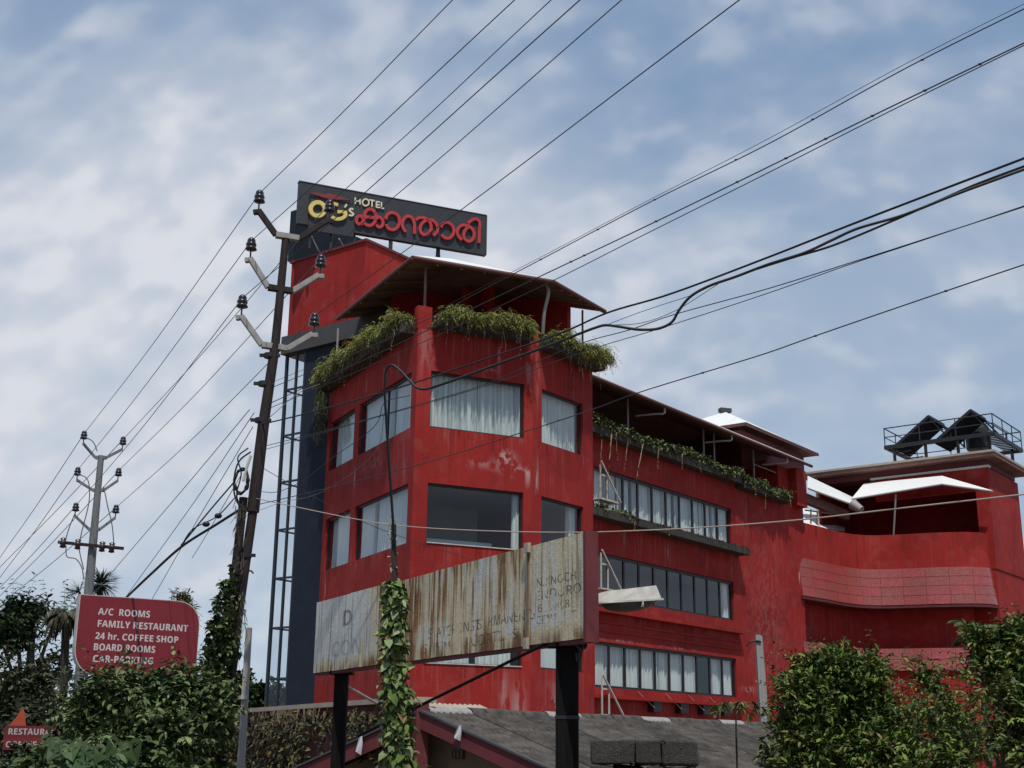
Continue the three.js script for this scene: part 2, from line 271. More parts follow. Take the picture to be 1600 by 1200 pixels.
{
  const TOPW = 13.75;
  const lw = [[0.33, 2.75], [3.19, 7.625]], cw = [[0.463, 3.577]], rw = [[0.48, 2.756]], ww = [[7.62, 19.13]];
  const holes = (w) => w.flatMap(([a, b]) => LV.map(([c, d]) => [a, b, c, d]));
  const H = TOPW - GY;
  const marksC = [[1.0, 2.2, 0.14, 0.7, 0.4], [3.72, 9.7, 0.1, 0.35, 0.85], [2.95, 10.1, 0.30, 0.18, 0.9], [3.2, 9.75, 0.45, 0.16, 0.75], [2.2, 9.8, 0.5, 0.12, 0.35], [3.72, 13.1, 0.12, 0.9, 0.35], [0.22, 13.2, 0.2, 1.0, 0.28], [3.45, 2.7, 0.25, 0.7, 0.6], [3.0, 3.2, 0.12, 0.6, 0.5], [2.3, 12.75, 0.3, 0.06, 0.5], [2.7, 13.2, 0.04, 0.5, 0.5]];
  const marksR = [[0.2, 9.6, 0.1, 0.5, 0.8], [1.4, 2.9, 0.4, 0.6, 0.75], [1.0, 2.3, 0.5, 0.4, 0.6], [2.2, 13.0, 0.05, 0.5, 0.5], [0.2, 12.9, 0.15, 0.7, 0.3]];
  const marksL = [[3.0, 9.9, 0.06, 0.9, 0.55], [3.0, 6.6, 0.06, 0.8, 0.6], [0.6, 6.6, 0.1, 0.6, 0.4], [1.3, 6.5, 0.06, 0.5, 0.4], [5.3, 13.0, 0.1, 0.5, 0.5], [3.8, 12.9, 0.08, 0.4, 0.6], [6.5, 13.0, 0.05, 0.4, 0.4], [7.3, 9.9, 0.1, 0.8, 0.3], [4.9, 10.2, 0.8, 0.3, 0.18]];
  const marksW = [[20.5, 12.8, 0.3, 1.2, 0.2], [11.0, 9.9, 0.12, 0.5, 0.5], [13.2, 9.8, 0.15, 0.5, 0.55], [9.8, 10.0, 0.1, 0.4, 0.4], [16.5, 9.8, 0.2, 0.5, 0.4], [19, 9.9, 0.1, 0.5, 0.4], [22.5, 7.5, 2.0, 3.0, 0.14], [26.3, 10.1, 0.16, 0.35, 0.9], [20.3, 4.3, 0.7, 0.12, 0.6], [9.4, 5.75, 1.5, 0.05, 0.5], [14, 5.75, 1.5, 0.05, 0.5]];
  const wallL = obj('wall', wallF(FL, 0, 8, GY, TOPW, holes(lw), 0.28), paint(redPaint(8, H, 90, 101, marksL, 0, GY, lw.flatMap(([a, b]) => LV.map(([c]) => [a, b, c])).concat([[0, 8, 13.6]]))), hotel);
  const wallC = obj('wall', wallF(FC, 0, 3.878, GY, TOPW, holes(cw), 0.28), paint(redPaint(3.878, H, 110, 151, marksC, 0, GY, cw.flatMap(([a, b]) => LV.map(([c]) => [a, b, c])).concat([[0.4, 3.7, 13.7]]))), hotel);
  const wallR = obj('wall', wallF(FR, 0, 3.32, GY, TOPW, holes(rw), 0.28), paint(redPaint(3.32, H, 110, 201, marksR, 0, GY, rw.flatMap(([a, b]) => LV.map(([c]) => [a, b, c])).concat([[0.3, 3.3, 13.7]]))), hotel);
  const wallW = obj('wall', wallF(FW, 0, 26.7, GY, TOPW, holes(ww), 0.28), paint(redPaint(26.7, H, 62, 251, marksW, 0, GY, [[5, 19.7, 10.33], [5, 19.6, 6.74], [5, 19.3, 3.5], [5, 25, 13.6]])), hotel);
  // the hidden sides and backs, the floors
  const blk = [[-6.44, 43.714], [-2.832, 36.574], [0.65, 38.28], [2.66, 40.92], [-1.33, 43.9]];
  const inset = (poly, k) => { const cx = poly.reduce((s, p) => s + p[0], 0) / poly.length, cy = poly.reduce((s, p) => s + p[1], 0) / poly.length; return poly.map(([x, y]) => [x + (cx - x) * k, y + (cy - y) * k]); };
  const FS = frame([2.66, 40.92], [-0.7955, 0.606], [0.606, 0.7955]);
  obj('side_wall', boxF(FS, 0.29, 5.0, GY, TOPW, -0.28, -0.005), M.redTower, hotel);
  for (const [y0, y1] of [[GY + 0.02, -0.9], [2.15, 2.45], [5.72, 6.0], [9.17, 9.45], [12.58, 12.86]]) {
    obj('floor_slab', slab(inset(blk, 0.085), y0, y1), M.interior, hotel);
    const w0 = pt(FW, 5.1, 0, -0.30), w1 = pt(FW, 26.3, 0, -0.30), w2 = pt(FW, 26.3, 0, -8), w3 = pt(FW, 5.1, 0, -8);
    obj('floor_slab', slab([w0, w1, w2, w3].map((p) => [p.x, -p.z]), y0, y1), M.interior, hotel);
  }
  obj('room_wall', [boxF(FW, 5.0, 26.4, GY, TOPW - 0.7, -3.4, -3.2), boxF(FW, 5.0, 5.08, GY, TOPW - 0.7, -8, -0.3)], M.room, hotel);
  obj('end_wall', boxF(FW, 26.42, 26.695, GY, TOPW, -8, -0.285), M.redAnnex, hotel);
  obj('back_wall', boxF(FW, 0.1, 26.4, GY, 15.4, -8.3, -8.02), M.redAnnex, hotel);
  obj('room_wall', [boxF(frame([-6.2, 44.3], [0.98, 0.03], [0.03, -0.98]), 0, 4.8, GY, 13.4, -0.25, 0), boxF(FC, 1.5, 3.9, GY, 12.5, -4.2, -4.0)], M.room, hotel);

  // windows: an opening with dark frame, panes and pleated curtains; child pieces of each window
  function pleats(F, s0, s1, h0, h1, out, k, sway = 0) {
    const n = Math.max(6, Math.round((s1 - s0) / 0.014)), pos = [], uv = [], idx = [];
    for (let i = 0; i <= n; i++) {
      const t = i / n, s = s0 + (s1 - s0) * t, w = 0.06 * Math.sin(s * 38 + 2.4 * Math.sin(s * 6.1 + k)) + 0.045 * Math.sin(s * 83 + 1.7 * Math.sin(s * 9 + k));
      for (const [h, q] of [[h0, 1.25], [(h0 + h1) / 2, 1], [h1, 0.75]]) { const p = pt(F, s + (h1 - h) * sway * (t - 0.5), h, out + w * q); pos.push(p.x, p.y, p.z); uv.push(s, h); }
    }
    for (let i = 0; i < n; i++) for (let r = 0; r < 2; r++) { const a = i * 3 + r; idx.push(a, a + 3, a + 1, a + 1, a + 3, a + 4); }
    const g = new THREE.BufferGeometry(); g.setAttribute('position', new THREE.Float32BufferAttribute(pos, 3)); g.setAttribute('uv', new THREE.Float32BufferAttribute(uv, 2)); g.setIndex(idx); g.computeVertexNormals(); return g;
  }
  function windowAt(F, a, b, h0, h1, cuts, drapes, opt = {}) {
    const w = part('window', hotel, pt(F, (a + b) / 2, h0, 0)), f = opt.frame ?? 0.05, z0 = -0.17, z1 = -0.09;
    obj('frame', [boxF(F, a + 0.002, a + f, h0 + 0.002, h1 - 0.002, z0, z1), boxF(F, b - f, b - 0.002, h0 + 0.002, h1 - 0.002, z0, z1), boxF(F, a + f, b - f, h1 - f * 1.3, h1 - 0.002, z0, z1), boxF(F, a + f, b - f, h0 + 0.002, h0 + f, z0, z1)], M.blackFrame, w);
    if (opt.sill) obj('sill', boxF(F, a + 0.01, b - 0.01, h0 + 0.003, h0 + 0.035, -0.085, 0.03), M.metalWhite, w);
    const edges = [a + f, ...cuts.map((c) => a + (b - a) * c), b - f];
    for (let i = 1; i < edges.length - 1; i++) obj('mullion', boxF(F, edges[i] - opt.mull / 2, edges[i] + opt.mull / 2, h0 + f, h1 - f * 1.3, z0 + 0.01, z1 - 0.005), M.blackFrame, w);
    for (let i = 0; i + 1 < edges.length; i++) {
      const e0 = edges[i] + (i ? opt.mull / 2 : 0), e1 = edges[i + 1] - (i + 2 < edges.length ? opt.mull / 2 : 0);
      obj('pane', paneF(F, e0 + 0.002, e1 - 0.002, h0 + f + 0.002, h1 - f * 1.3 - 0.002, -0.13), opt.glass ?? M.glass, w);
    }
    for (const [c0, c1, mm, sway] of drapes) obj('curtain', pleats(F, a + (b - a) * c0, a + (b - a) * c1, h0 - 0.05, h1 + 0.02, -0.34, c0 * 40 + h0, sway), mm ?? M.curtain, w);
    return w;
  }
  const rows = [0, 1, 2];
  // corner block
  windowAt(FL, 0.33, 2.75, B3, T3, [], [[0, 1, M.curtain]], {});
  windowAt(FL, 3.19, 7.625, B3, T3, [0.52], [[0, 0.50, M.curtain], [0.60, 1, M.curtain]], { mull: 0.05 });
  windowAt(FL, 0.33, 2.75, B2, T2, [], [[0.02, 0.3, M.curtain], [0.3, 1, M.curtain]], {});
  windowAt(FL, 3.19, 7.625, B2, T2, [], [[0, 0.22, M.curtain], [0.34, 1.02, M.curtain]], {});
  windowAt(FL, 0.33, 2.75, B1, T1, [], [[0, 1, M.curtain]], {});
  windowAt(FL, 3.19, 7.625, B1, T1, [0.5], [[0, 0.47, M.curtain], [0.53, 1, M.curtain]], { mull: 0.05 });
  windowAt(FC, 0.463, 3.577, B3, T3, [], [[0, 0.535, M.curtain], [0.54, 1, M.curtain]], {});
  const dark = windowAt(FC, 0.463, 3.577, B2, T2, [], [[0.93, 1.01, M.curtain]], { sill: true });
  windowAt(FC, 0.463, 3.577, B1, T1, [], [[0, 0.50, M.curtain, 0.03], [0.56, 0.94, M.curtain, -0.05]], { sill: true });
  windowAt(FR, 0.48, 2.756, B3, T3, [], [[0, 1, M.curtain]], {});
  windowAt(FR, 0.48, 2.756, B2, T2, [], [[0.82, 1, M.curtain]], {});
  windowAt(FR, 0.48, 2.756, B1, T1, [], [[0, 1, M.curtain]], {});
  // a low cabinet inside the dark room
  obj('room_wall', boxF(FC, 1.1, 3.3, 6.02, 7.72, -1.9, -1.6), M.curtain, hotel);
  // wing: ten lights in each band
  const ten = Array.from({ length: 9 }, (_, i) => (i + 1) / 10);
  for (const r of rows) {
    const drapes = [];
    for (let i = 0; i < 10; i++) {
      if (r === 0) { const g = [0.25, 0.28, 0.4, 0.05, 0.22, 0.38, 0.05, 0.35, 0.4, 0.3][i]; drapes.push([i / 10 + (i === 0 || i === 9 ? 0.03 : 0), (i + 1 - (i === 9 ? 0 : g)) / 10, i % 3 ? M.curtain : M.curtain]); if (g > 0.26 && i < 9) drapes.push([(i + 1 - 0.13) / 10, (i + 1) / 10, M.curtain]); }
      if (r === 1 && i === 9) drapes.push([0.955, 0.99, M.curtain]);
      if (r === 2) { if (i === 7) drapes.push([0.7, 0.735, M.curtain]); else if (i === 8) drapes.push([0.84, 0.9, M.curtain]); else { drapes.push([i / 10, (i + 0.48) / 10, i % 2 ? M.curtain : M.curtain]); drapes.push([(i + 0.52) / 10, (i + 0.98) / 10, M.curtain]); } }
    }
    windowAt(FW, 7.62, 19.13, LV[r][0], LV[r][1], ten, drapes, { mull: 0.11, frame: 0.09 });
  }
  // pilasters that run up between the planters, planter troughs, ledges
  obj('pilaster', boxF(FC, -0.02, 0.44, TOPW, 14.46, -0.28, 0.004), wallC.material, hotel);
  obj('pilaster', boxF(FC, 3.64, 3.87, TOPW, 14.46, -0.28, 0.004), wallC.material, hotel);
  obj('pilaster', boxF(FR, 0.02, 0.28, TOPW, 14.3, -0.28, 0.004), wallR.material, hotel);
  const trough = (F, s0, s1, h0, h1, o) => obj('planter_trough', [boxF(F, s0, s1, h0, h0 + 0.08, 0.006, o), boxF(F, s0, s1, h0 + 0.08, h1, o - 0.07, o), boxF(F, s0, s1, h0 + 0.08, h1, -0.2, -0.1), boxF(F, s0, s0 + 0.07, h0 + 0.08, h1, -0.1, o - 0.07), boxF(F, s1 - 0.07, s1, h0 + 0.08, h1, -0.1, o - 0.07), boxF(F, s0 + 0.07, s1 - 0.07, h1 - 0.12, h1 - 0.06, -0.1, o - 0.07)], M.ledge, hotel);
  trough(FL, 0.0, 7.75, 13.62, 14.05, 0.5);
  trough(FC, 0.46, 3.62, 13.75, 14.12, 0.5);
  trough(FR, 0.30, 3.42, 13.70, 14.10, 0.45);
  trough(FW, 5.5, 19.4, 13.66, 14.02, 0.5);
  trough(FW, 19.6, 24.6, 13.52, 13.85, 0.5);
  obj('window_ledge', [boxF(FW, 5.2, 19.7, 10.33, 10.55, 0.004, 0.62), boxF(FW, 5.2, 19.7, 10.55, 10.64, 0.54, 0.62)], M.ledge, hotel);
  obj('window_ledge', boxF(FW, 5.2, 19.55, 6.74, 6.90, 0.004, 0.34), wallW.material, hotel);
  for (const h of [6.35, 6.02]) obj('wall_groove', boxF(FW, 5.2, 19.6, h, h + 0.10, 0.002, 0.045), wallW.material, hotel);
  obj('window_ledge', boxF(FW, 5.2, 19.3, 3.50, 3.62, 0.004, 0.36), wallW.material, hotel);
  for (const s of [11.4, 13.55, 15.45, 17.25]) { const v = obj('vent_box', boxF(FW, s, s + 0.62, 3.10, 3.49, 0.004, 0.30), M.blackFrame, hotel); obj('stay', cyl(pt(FW, s - 0.75, 3.85, 0.02), pt(FW, s + 0.0, 3.25, 0.33), 0.014, 0.014, 6), M.cream, v); }

  // top storey, set back and open under the canopy
  obj('terrace_wall', [boxF(FL, 0.6, 5.6, 12.9, 16.6, -3.7, -3.5), boxF(FL, 0.6, 0.8, 12.9, 16.3, -3.5, -0.3), boxF(FR, 0.4, 2.3, 12.9, 16.55, -3.3, -3.1), boxF(FC, 0.75, 4.9, 12.9, 16.75, -4.4, -4.2), boxF(FR, 2.3, 2.5, 12.9, 16.64, -4.2, -2.0), boxF(FR, 2.3, 2.5, 12.9, 16.42, -2.0, -1.3), boxF(FR, 2.3, 2.5, 12.9, 16.2, -1.3, -0.3)], M.redTower, hotel);
  obj('terrace_wall', [boxF(FW, 4.9, 25.2, 13.2, 16.75, -5.6, -5.4), boxF(FW, 4.9, 5.1, 13.2, 15.8, -5.4, -0.3), boxF(FW, 24.2, 24.4, 13.2, 15.8, -5.4, -0.61)], M.redAnnex, hotel);
  obj('terrace_floor', slab([pt(FW, 5, 0, -0.3), pt(FW, 26.4, 0, -0.3), pt(FW, 26.4, 0, -8), pt(FW, 5, 0, -8)].map((p) => [p.x, -p.z]), 13.0, 13.2), M.soffit, hotel);
  // corner canopy: eave, soffit, sheet roof, posts
  const EA = 15.8, ev = [[528, 497], [645, 402], [865, 440], [945, 486]].map(([x, y]) => PY(x, y, EA));
  const inn = [V3(-4.55, 0, -43.6), V3(-2.0, 0, -38.35), V3(0.1, 0, -39.55), V3(0.6, 0, -42.1)].map((p) => p.setY(EA + 0.80));
  const roofPolys = [0, 1, 2].map((i) => [ev[i], ev[i + 1], inn[i + 1], inn[i]]);
  roofPolys.push([inn[0], inn[1], inn[2], inn[3]]);
  const lift = (polys, dy) => polys.map((q) => q.map((p) => p.clone().add(V3(0, dy, 0))));
  const cano = part('canopy_roof', hotel, V3(-1.5, EA, -39));
  obj('roof_sheet', quadSheet(lift(roofPolys, 0.07), 0.05), M.whiteSheet, cano);
  obj('soffit', quadSheet(lift(roofPolys, 0.0), 0.04), M.soffit, cano);
  for (let i = 0; i < 3; i++) obj('gutter', cyl(ev[i].clone().add(V3(0, -0.02, 0)), ev[i + 1].clone().add(V3(0, -0.02, 0)), 0.075, 0.075, 10), M.fascia, cano);
  for (let i = 0; i < 3; i++) for (let k = 1; k < 6; k++) { const t = k / 6, a = ev[i].clone().lerp(ev[i + 1], t), b = inn[i].clone().lerp(inn[i + 1], t); obj('rafter', bar(a.add(V3(0, -0.09, 0)), b.add(V3(0, -0.09, 0)), 0.05, 0.09), M.soffit, cano); }
  obj('canopy_post', tube([P(855, 446, 38.3), P(857, 456, 38.3), P(851, 485, 38.3), P(849, 505, 38.4), P(848, 522, 38.5)], 0.055, 24, 8), M.gutterPipe, hotel);
  obj('canopy_post', cyl(pt(FR, 2.9, 14.0, -0.1), pt(FR, 2.9, EA - 0.03, -0.1), 0.035), M.soffit, hotel);
  obj('canopy_post', cyl(pt(FC, 0.25, 14.3, -0.15), pt(FC, 0.25, EA, -0.15), 0.04), M.soffit, hotel);
  obj('canopy_post', cyl(pt(FL, 0.9, 13.9, 0.1), pt(FL, 0.9, EA - 0.05, 0.1), 0.04), M.gutterPipe, hotel);
  // wing canopy
  const WE = 15.66, e0 = pt(FW, 5.2, WE, 1.0), e1 = pt(FW, 26.2, WE, 1.0), r1 = pt(FW, 26.2, WE + 1.6, -3.2), r0 = pt(FW, 5.2, WE + 1.6, -3.2);
  const wc = part('wing_roof', hotel, pt(FW, 15, WE, 0));
  const b1 = pt(FW, 26.2, WE + 0.2, -8.6), b0 = pt(FW, 5.2, WE + 0.2, -8.6);
  obj('roof_sheet', quadSheet(lift([[e0, e1, r1, r0], [r0, r1, b1, b0]], 0.09), 0.07), M.whiteSheet, wc);
  obj('soffit', quadSheet([[e0, e1, r1, r0], [r0, r1, b1, b0]], 0.04), M.soffit, wc);
  obj('gutter', cyl(e0.clone().add(V3(0, -0.03, 0)), e1.clone().add(V3(0, -0.03, 0)), 0.075, 0.075, 10), M.fascia, wc);
  for (const s of [11.6, 17.6, 23.4]) { const q = pt(FW, s, WE - 0.1, 0.95); obj('gutter_outlet', tube([q, q.clone().add(V3(0, -0.22, 0)), pt(FW, s - 0.25, WE - 0.36, 0.6), pt(FW, s - 0.6, WE - 0.42, -0.1)], 0.045, 20, 8), M.gutterPipe, wc); }
  for (const s of [10.4, 16.9, 17.9, 21.9]) obj('canopy_post', cyl(pt(FW, s, 13.9, -0.12), pt(FW, s, WE + 0.2, -0.12), 0.045), M.gutterPipe, hotel);
  obj('rail', [cyl(pt(FW, 21.9, 15.1, -0.1), pt(FW, 26, 15.1, -0.1), 0.03)], M.gutterPipe, hotel);
  obj('corner_block', boxF(FW, 25.55, 26.72, 13.62, 15.52, -0.6, 0.42), wallW.material, hotel);
  obj('corner_block', boxF(FW, 24.3, 25.55, 13.2, 15.5, -0.6, -0.002), wallW.material, hotel);
  // raised roof over the end of the wing
  obj('clerestory_wall', [boxF(FW, 23.0, 30.4, 15.3, 17.22, -1.5, -1.3), boxF(FW, 23.0, 23.2, 15.3, 17.22, -7, -1.5), boxF(FW, 30.2, 30.4, 13.0, 17.22, -7, -1.5)], M.maroon, hotel);
  const hq = [[22.4, -0.7], [31.0, -0.7], [31.0, -7], [22.4, -7]].map(([s, o]) => pt(FW, s, 17.3, o)), k0 = pt(FW, 25.6, 18.95, -3.5), k1 = pt(FW, 27.6, 18.95, -3.5);
  const hr = part('hip_roof', hotel, pt(FW, 26, 17.3, -3.5)), hpoly = [[hq[0], hq[1], k1, k0], [hq[1], hq[2], k1], [hq[2], hq[3], k0, k1], [hq[3], hq[0], k0]];
  obj('roof_sheet', quadSheet(lift(hpoly, 0.1), 0.05), M.whiteSheet, hr);
  obj('soffit', quadSheet(lift(hpoly, 0.02), 0.04), M.soffit, hr);
  for (const [a, b] of [[0, 1], [3, 0]]) obj('fascia_board', bar(hq[a].clone().add(V3(0, 0.03, 0)), hq[b].clone().add(V3(0, 0.03, 0)), 0.06, 0.16), M.fascia, hr);
  obj('ridge_cap', [bar(k0.clone().add(V3(-0.3, 0.16, 0.1)), k0.clone().add(V3(0.3, 0.16, -0.1)), 0.34, 0.22)], M.greySlab, hr);

  // stair tower: glazed steel corner below, dark slab, red box above
  const TL = 0, GT = 15.4;
  obj('tower_panel', [boxF(FT, 1.06, 2.6, GY, 15.42, -0.3, -0.01)], M.navy, hotel);
  obj('tower_panel', boxF(FT, 2.3, 3.4, GY, 15.3, -3.5, -0.32), M.navy, hotel);
  const FB = frame(FT.o, [0.606, 0.7955], [-0.7955, 0.606]);
  const vert = (F, s, w = 0.09, o = 0) => obj('glazing_mullion', boxF(F, s - w / 2, s + w / 2, GY, GT, o - w, o), M.steelBlue, hotel);
  vert(FT, 0.05, 0.1); vert(FT, 0.58, 0.08, -0.01); vert(FT, 1.02, 0.07, -0.012); vert(FB, 1.3, 0.07); vert(FB, 2.6, 0.07);
  const levels = []; for (let h = 14.1; h > 0; h -= 1.71) levels.push(h);
  for (const h of levels) {
    obj('glazing_transom', boxF(FT, 0.105, 0.98, h - 0.035, h + 0.035, -0.07, -0.02), M.steelBlue, hotel);
    obj('glazing_transom', boxF(FB, 0.105, 2.56, h - 0.03, h + 0.03, -0.06, -0.02), M.steelBlue, hotel);
  }
  for (let i = 0; i < levels.length; i++) {
    const top = i ? levels[i - 1] - 0.04 : GT - 0.02, bot = levels[i] + 0.04;
    for (const [a, b] of [[0.105, 0.535], [0.625, 0.98]]) obj('glazing_pane', paneF(FT, a, b, bot, top, -0.047), M.glassTint, hotel);
    for (const [a, b] of [[0.105, 1.26], [1.34, 2.56]]) obj('glazing_pane', paneF(FB, a, b, bot, top, -0.047), M.glassTint, hotel);
  }
  obj('tower_slab', [boxF(FT, -0.1, 4.7, 15.44, 16.12, -7, 0.16), boxF(FT, 4.7, 6.6, 15.44, 16.12, -2, 0.16)], M.greySlab, hotel);
  const bx = frame([FT.o[0] + 0.004, FT.o[1]], FT.u, FT.n);
  obj('tower_box', boxF(bx, 0.03, 3.83, 16.12, 19.03, -6.6, 0), M.redTower, hotel);
  obj('tower_coping', [boxF(bx, -0.03, 3.90, 19.03, 19.12, -6.66, 0.06)], M.maroon, hotel);
}

// ------------------------------------------------------------------ the annex at the far end: curved balconies, awnings, tank tower
const annex = thing('curved_annex', V3(20, GY, -69), 'red annex with curved balcony walls and white awnings beyond the wing', 'building');
{
  const ctrl = [[14.55, 64.9], [16.1, 66.5], [17.9, 68.45], [19.3, 69.2], [20.7, 68.95], [22.4, 68.2], [24.4, 67.75], [25.35, 68.1], [26.0, 69.2]];
  const cc = new THREE.CatmullRomCurve3(ctrl.map(([x, d]) => V3(x, 0, d)), false, 'centripetal').getSpacedPoints(48).map((p) => [p.x, p.z]);
  const nrm = (c) => (i) => { const a = c[Math.max(0, i - 1)], b = c[Math.min(c.length - 1, i + 1)], L = Math.hypot(b[0] - a[0], b[1] - a[1]); return [(b[1] - a[1]) / L, -(b[0] - a[0]) / L]; };
  const N = nrm(cc);
  obj('balcony_wall', strip(cc, 11.1, 12.95, 0, 0, 0.18, N), M.redAnnex, annex);
  // glossy stone facing below the balcony: courses of slabs, each a piece of its own
  const gl = [0, 1, 2, 3].map((k) => new THREE.MeshPhysicalMaterial({ map: mottled([0.36 - k * 0.02, 0.060 + k * 0.004, 0.055], 0.35, 18, 700 + k * 9, 256, 1.2), roughness: 0.3, bumpMap: plasterBump, bumpScale: 0.012, clearcoat: 0.7, clearcoatRoughness: 0.16, side: THREE.DoubleSide }));
  const facing = (h0, h1, courses, f0, f1) => {
    obj('facing_back', strip(cc, h0, h1, f0 - 0.03, f1 - 0.03, 0.12, N), M.redAnnex, annex);
    for (let r = 0; r < courses; r++) for (let c = 0; c < 12; c++) {
      const i0 = c * 4, seg = cc.slice(i0, i0 + 5), ya = h0 + (h1 - h0) * (r + 0.02) / courses, yb = h0 + (h1 - h0) * (r + 0.985) / courses, fa = f0 + (f1 - f0) * r / courses, fb = f0 + (f1 - f0) * (r + 1) / courses;
      const pr = rr(0, 0.012), seg2 = seg.map((p, k) => (k === 0 ? [p[0] + (seg[1][0] - p[0]) * 0.05, p[1] + (seg[1][1] - p[1]) * 0.05] : p));
      obj('facing_slab', strip(seg2, ya, yb, fa + pr, fb + pr * 0.4, 0.03, (k) => N(i0 + k)), gl[(r * 5 + c * 3) % 4], annex);
    }
  };
  facing(9.15, 11.1, 4, 0.22, 0.04);
  facing(5.75, 6.9, 2, 0.22, 0.10);
  obj('balcony_floor', [strip(cc, 9.0, 9.15, 0.2, 0.2, 1.6, N), strip(cc, 11.0, 11.08, -0.02, -0.02, 5, N)], M.maroon, annex);
  obj('recessed_wall', strip(cc, GY, 9.05, -1.0, -1.0, 0.3, N), M.redAnnex, annex);
  obj('lower_wall', strip(cc, GY, 5.75, 0.05, 0.05, 0.3, N), M.redAnnex, annex);
  // terrace back wall and tank tower
  const FA = frame([25.9, 68.3], [0.7955, -0.606], [-0.606, -0.7955]), FX = frame([25.9, 68.3], [0.606, 0.7955], [0.7955, -0.606]);
  obj('tower_wall', [boxF(FA, -6.4, 0, 15.35, 16.6, -0.3, 0), boxF(FA, -0.75, 0, 11.1, 15.35, -0.3, 0), boxF(FX, 0.3, 5.4, 11.1, 16.6, -0.3, 0)], M.redTower, annex);
  obj('tower_wall', boxF(FA, -4.4, -0.05, GY, 11.1, -5.4, -0.03), M.redTower, annex);
  obj('terrace_wall', [boxF(FA, -10.2, -0.3, 11.1, 17.08, -5.6, -5.4), boxF(FA, -10.2, -10.0, 11.1, 17.08, -5.4, -0.6)], M.redAnnex, annex);
  obj('terrace_floor', boxF(FA, -10.2, -0.3, 10.9, 11.09, -5.4, -0.05), M.maroon, annex);
  obj('tower_coping', [boxF(FA, -6.6, 0.08, 16.6, 16.72, -0.32, 0.10)], M.metalWhite, annex);
  obj('tower_band', [boxF(FA, -9.9, -0.1, 16.72, 17.09, -0.3, -0.1), boxF(FX, 0.3, 5.3, 16.72, 17.09, -0.3, -0.1)], M.maroon, annex);
  obj('roof_slab', boxF(FA, -10.6, 0.55, 17.1, 17.3, -6.2, 0.6), M.soffit, annex);
  obj('roof_sheet', boxF(FA, -10.65, 0.6, 17.3, 17.42, -6.25, 0.66), M.paleSheet, annex);
  // side column with light red rendering
  obj('drain_pipe', cyl(pt(FA, -9.9, 11.2, 0.1), pt(FA, -9.9, 17.1, 0.1), 0.07), M.metalWhite, annex);
  // white awnings over the terrace
  const E0 = P(1331, 780, 70.2), E1 = P(1472, 757, 67.4), E2 = P(1551, 768, 67.6), R0 = P(1350, 757, 72.4), R1 = P(1472, 745, 69.0);
  const aw = part('awning', annex, V3(22, 15, -68));
  obj('awning_sheet', quadSheet([[E0, E1, R1, R0], [E1, E2, R1]].map((q) => q.map((p) => p.clone().add(V3(0, 0.06, 0)))), 0.04), M.whiteSheet, aw);
  obj('awning_lining', quadSheet([[E0, E1, R1, R0], [E1, E2, R1]], 0.05), M.soffit, aw);
  obj('awning_rail', [cyl(E0, E1, 0.05), cyl(E1, E2, 0.05)], M.gutterPipe, aw);
  for (const [x0, y0, x1, y1] of [[1400, 772, 1396, 838], [1530, 768, 1540, 800]]) obj('awning_post', cyl(P(x0, y0, 68.9), P(x1, y1, 69.4), 0.05), M.gutterPipe, aw);
  const G0 = P(1262, 763, 65.2), G1 = P(1333, 789, 69.3), G2 = P(1338, 781, 73), G3 = P(1262, 745, 68.2);
  const aw2 = part('awning', annex, V3(16.5, 14.5, -67));
  obj('awning_sheet', quadSheet([[G0, G1, G2, G3].map((p) => p.clone().add(V3(0, 0.06, 0)))], 0.04), M.whiteSheet, aw2);
  obj('awning_lining', quadSheet([[G0, G1, G2, G3]], 0.05), M.soffit, aw2);
  obj('awning_beam', bar(G0.clone().add(V3(0, -0.25, -1.2)), G1.clone().add(V3(0, -0.35, -1.4)), 0.3, 0.5), M.soffit, aw2);
  obj('gutter_end', cyl(P(1332, 788, 69), P(1346, 797, 68.6), 0.3, 0.2, 14), M.gutterPipe, aw2);
  for (const [x, y0, y1] of [[1267, 796, 818], [1277, 799, 820]]) obj('rail_post', cyl(P(x, y1, 66), P(x, y0, 66), 0.04), M.soffit, annex);
  obj('rail', cyl(P(1258, 797, 66), P(1300, 803, 68), 0.04), M.soffit, annex);
  obj('store_roof', quadSheet([[P(1250, 792, 78), P(1320, 812, 82), P(1320, 828, 76), P(1250, 822, 72)]], 0.1), M.whiteSheet, annex);
  // roof platform railing
  const pl = part('roof_platform', annex, V3(23, 17.42, -70));
  const Q = (s, o, h) => pt(FA, s, h, o);
  const pa = -5.35, pb = 0.7, oa = 0.75, ob = -4.4, yb = 18.25, yt = 19.35;
  const corner = [[pa, oa], [pb, oa], [pb, ob], [pa, ob]];
  for (let i = 0; i < 4; i++) { const [a, b] = [corner[i], corner[(i + 1) % 4]]; obj('platform_beam', bar(Q(a[0], a[1], yb), Q(b[0], b[1], yb), 0.14, 0.2), M.blackFrame, pl); obj('rail', [cyl(Q(a[0], a[1], yt), Q(b[0], b[1], yt), 0.035), cyl(Q(a[0], a[1], yb + 0.58), Q(b[0], b[1], yb + 0.58), 0.028)], M.steelBlue, pl); }
  for (const t of [0, 1 / 3, 2 / 3]) for (let i = 0; i < 4; i++) { const [a, b] = [corner[i], corner[(i + 1) % 4]], s = a[0] + (b[0] - a[0]) * t, o = a[1] + (b[1] - a[1]) * t; obj('rail_post', cyl(Q(s, o, yb), Q(s, o, yt), 0.03), M.steelBlue, pl); }
  for (const s of [-5.0, -3.2, -1.4, 0.3]) for (const o of [0.3, -3.8]) obj('platform_leg', bar(Q(s, o, 17.42), Q(s, o, yb), 0.14, 0.14), M.blackFrame, pl);
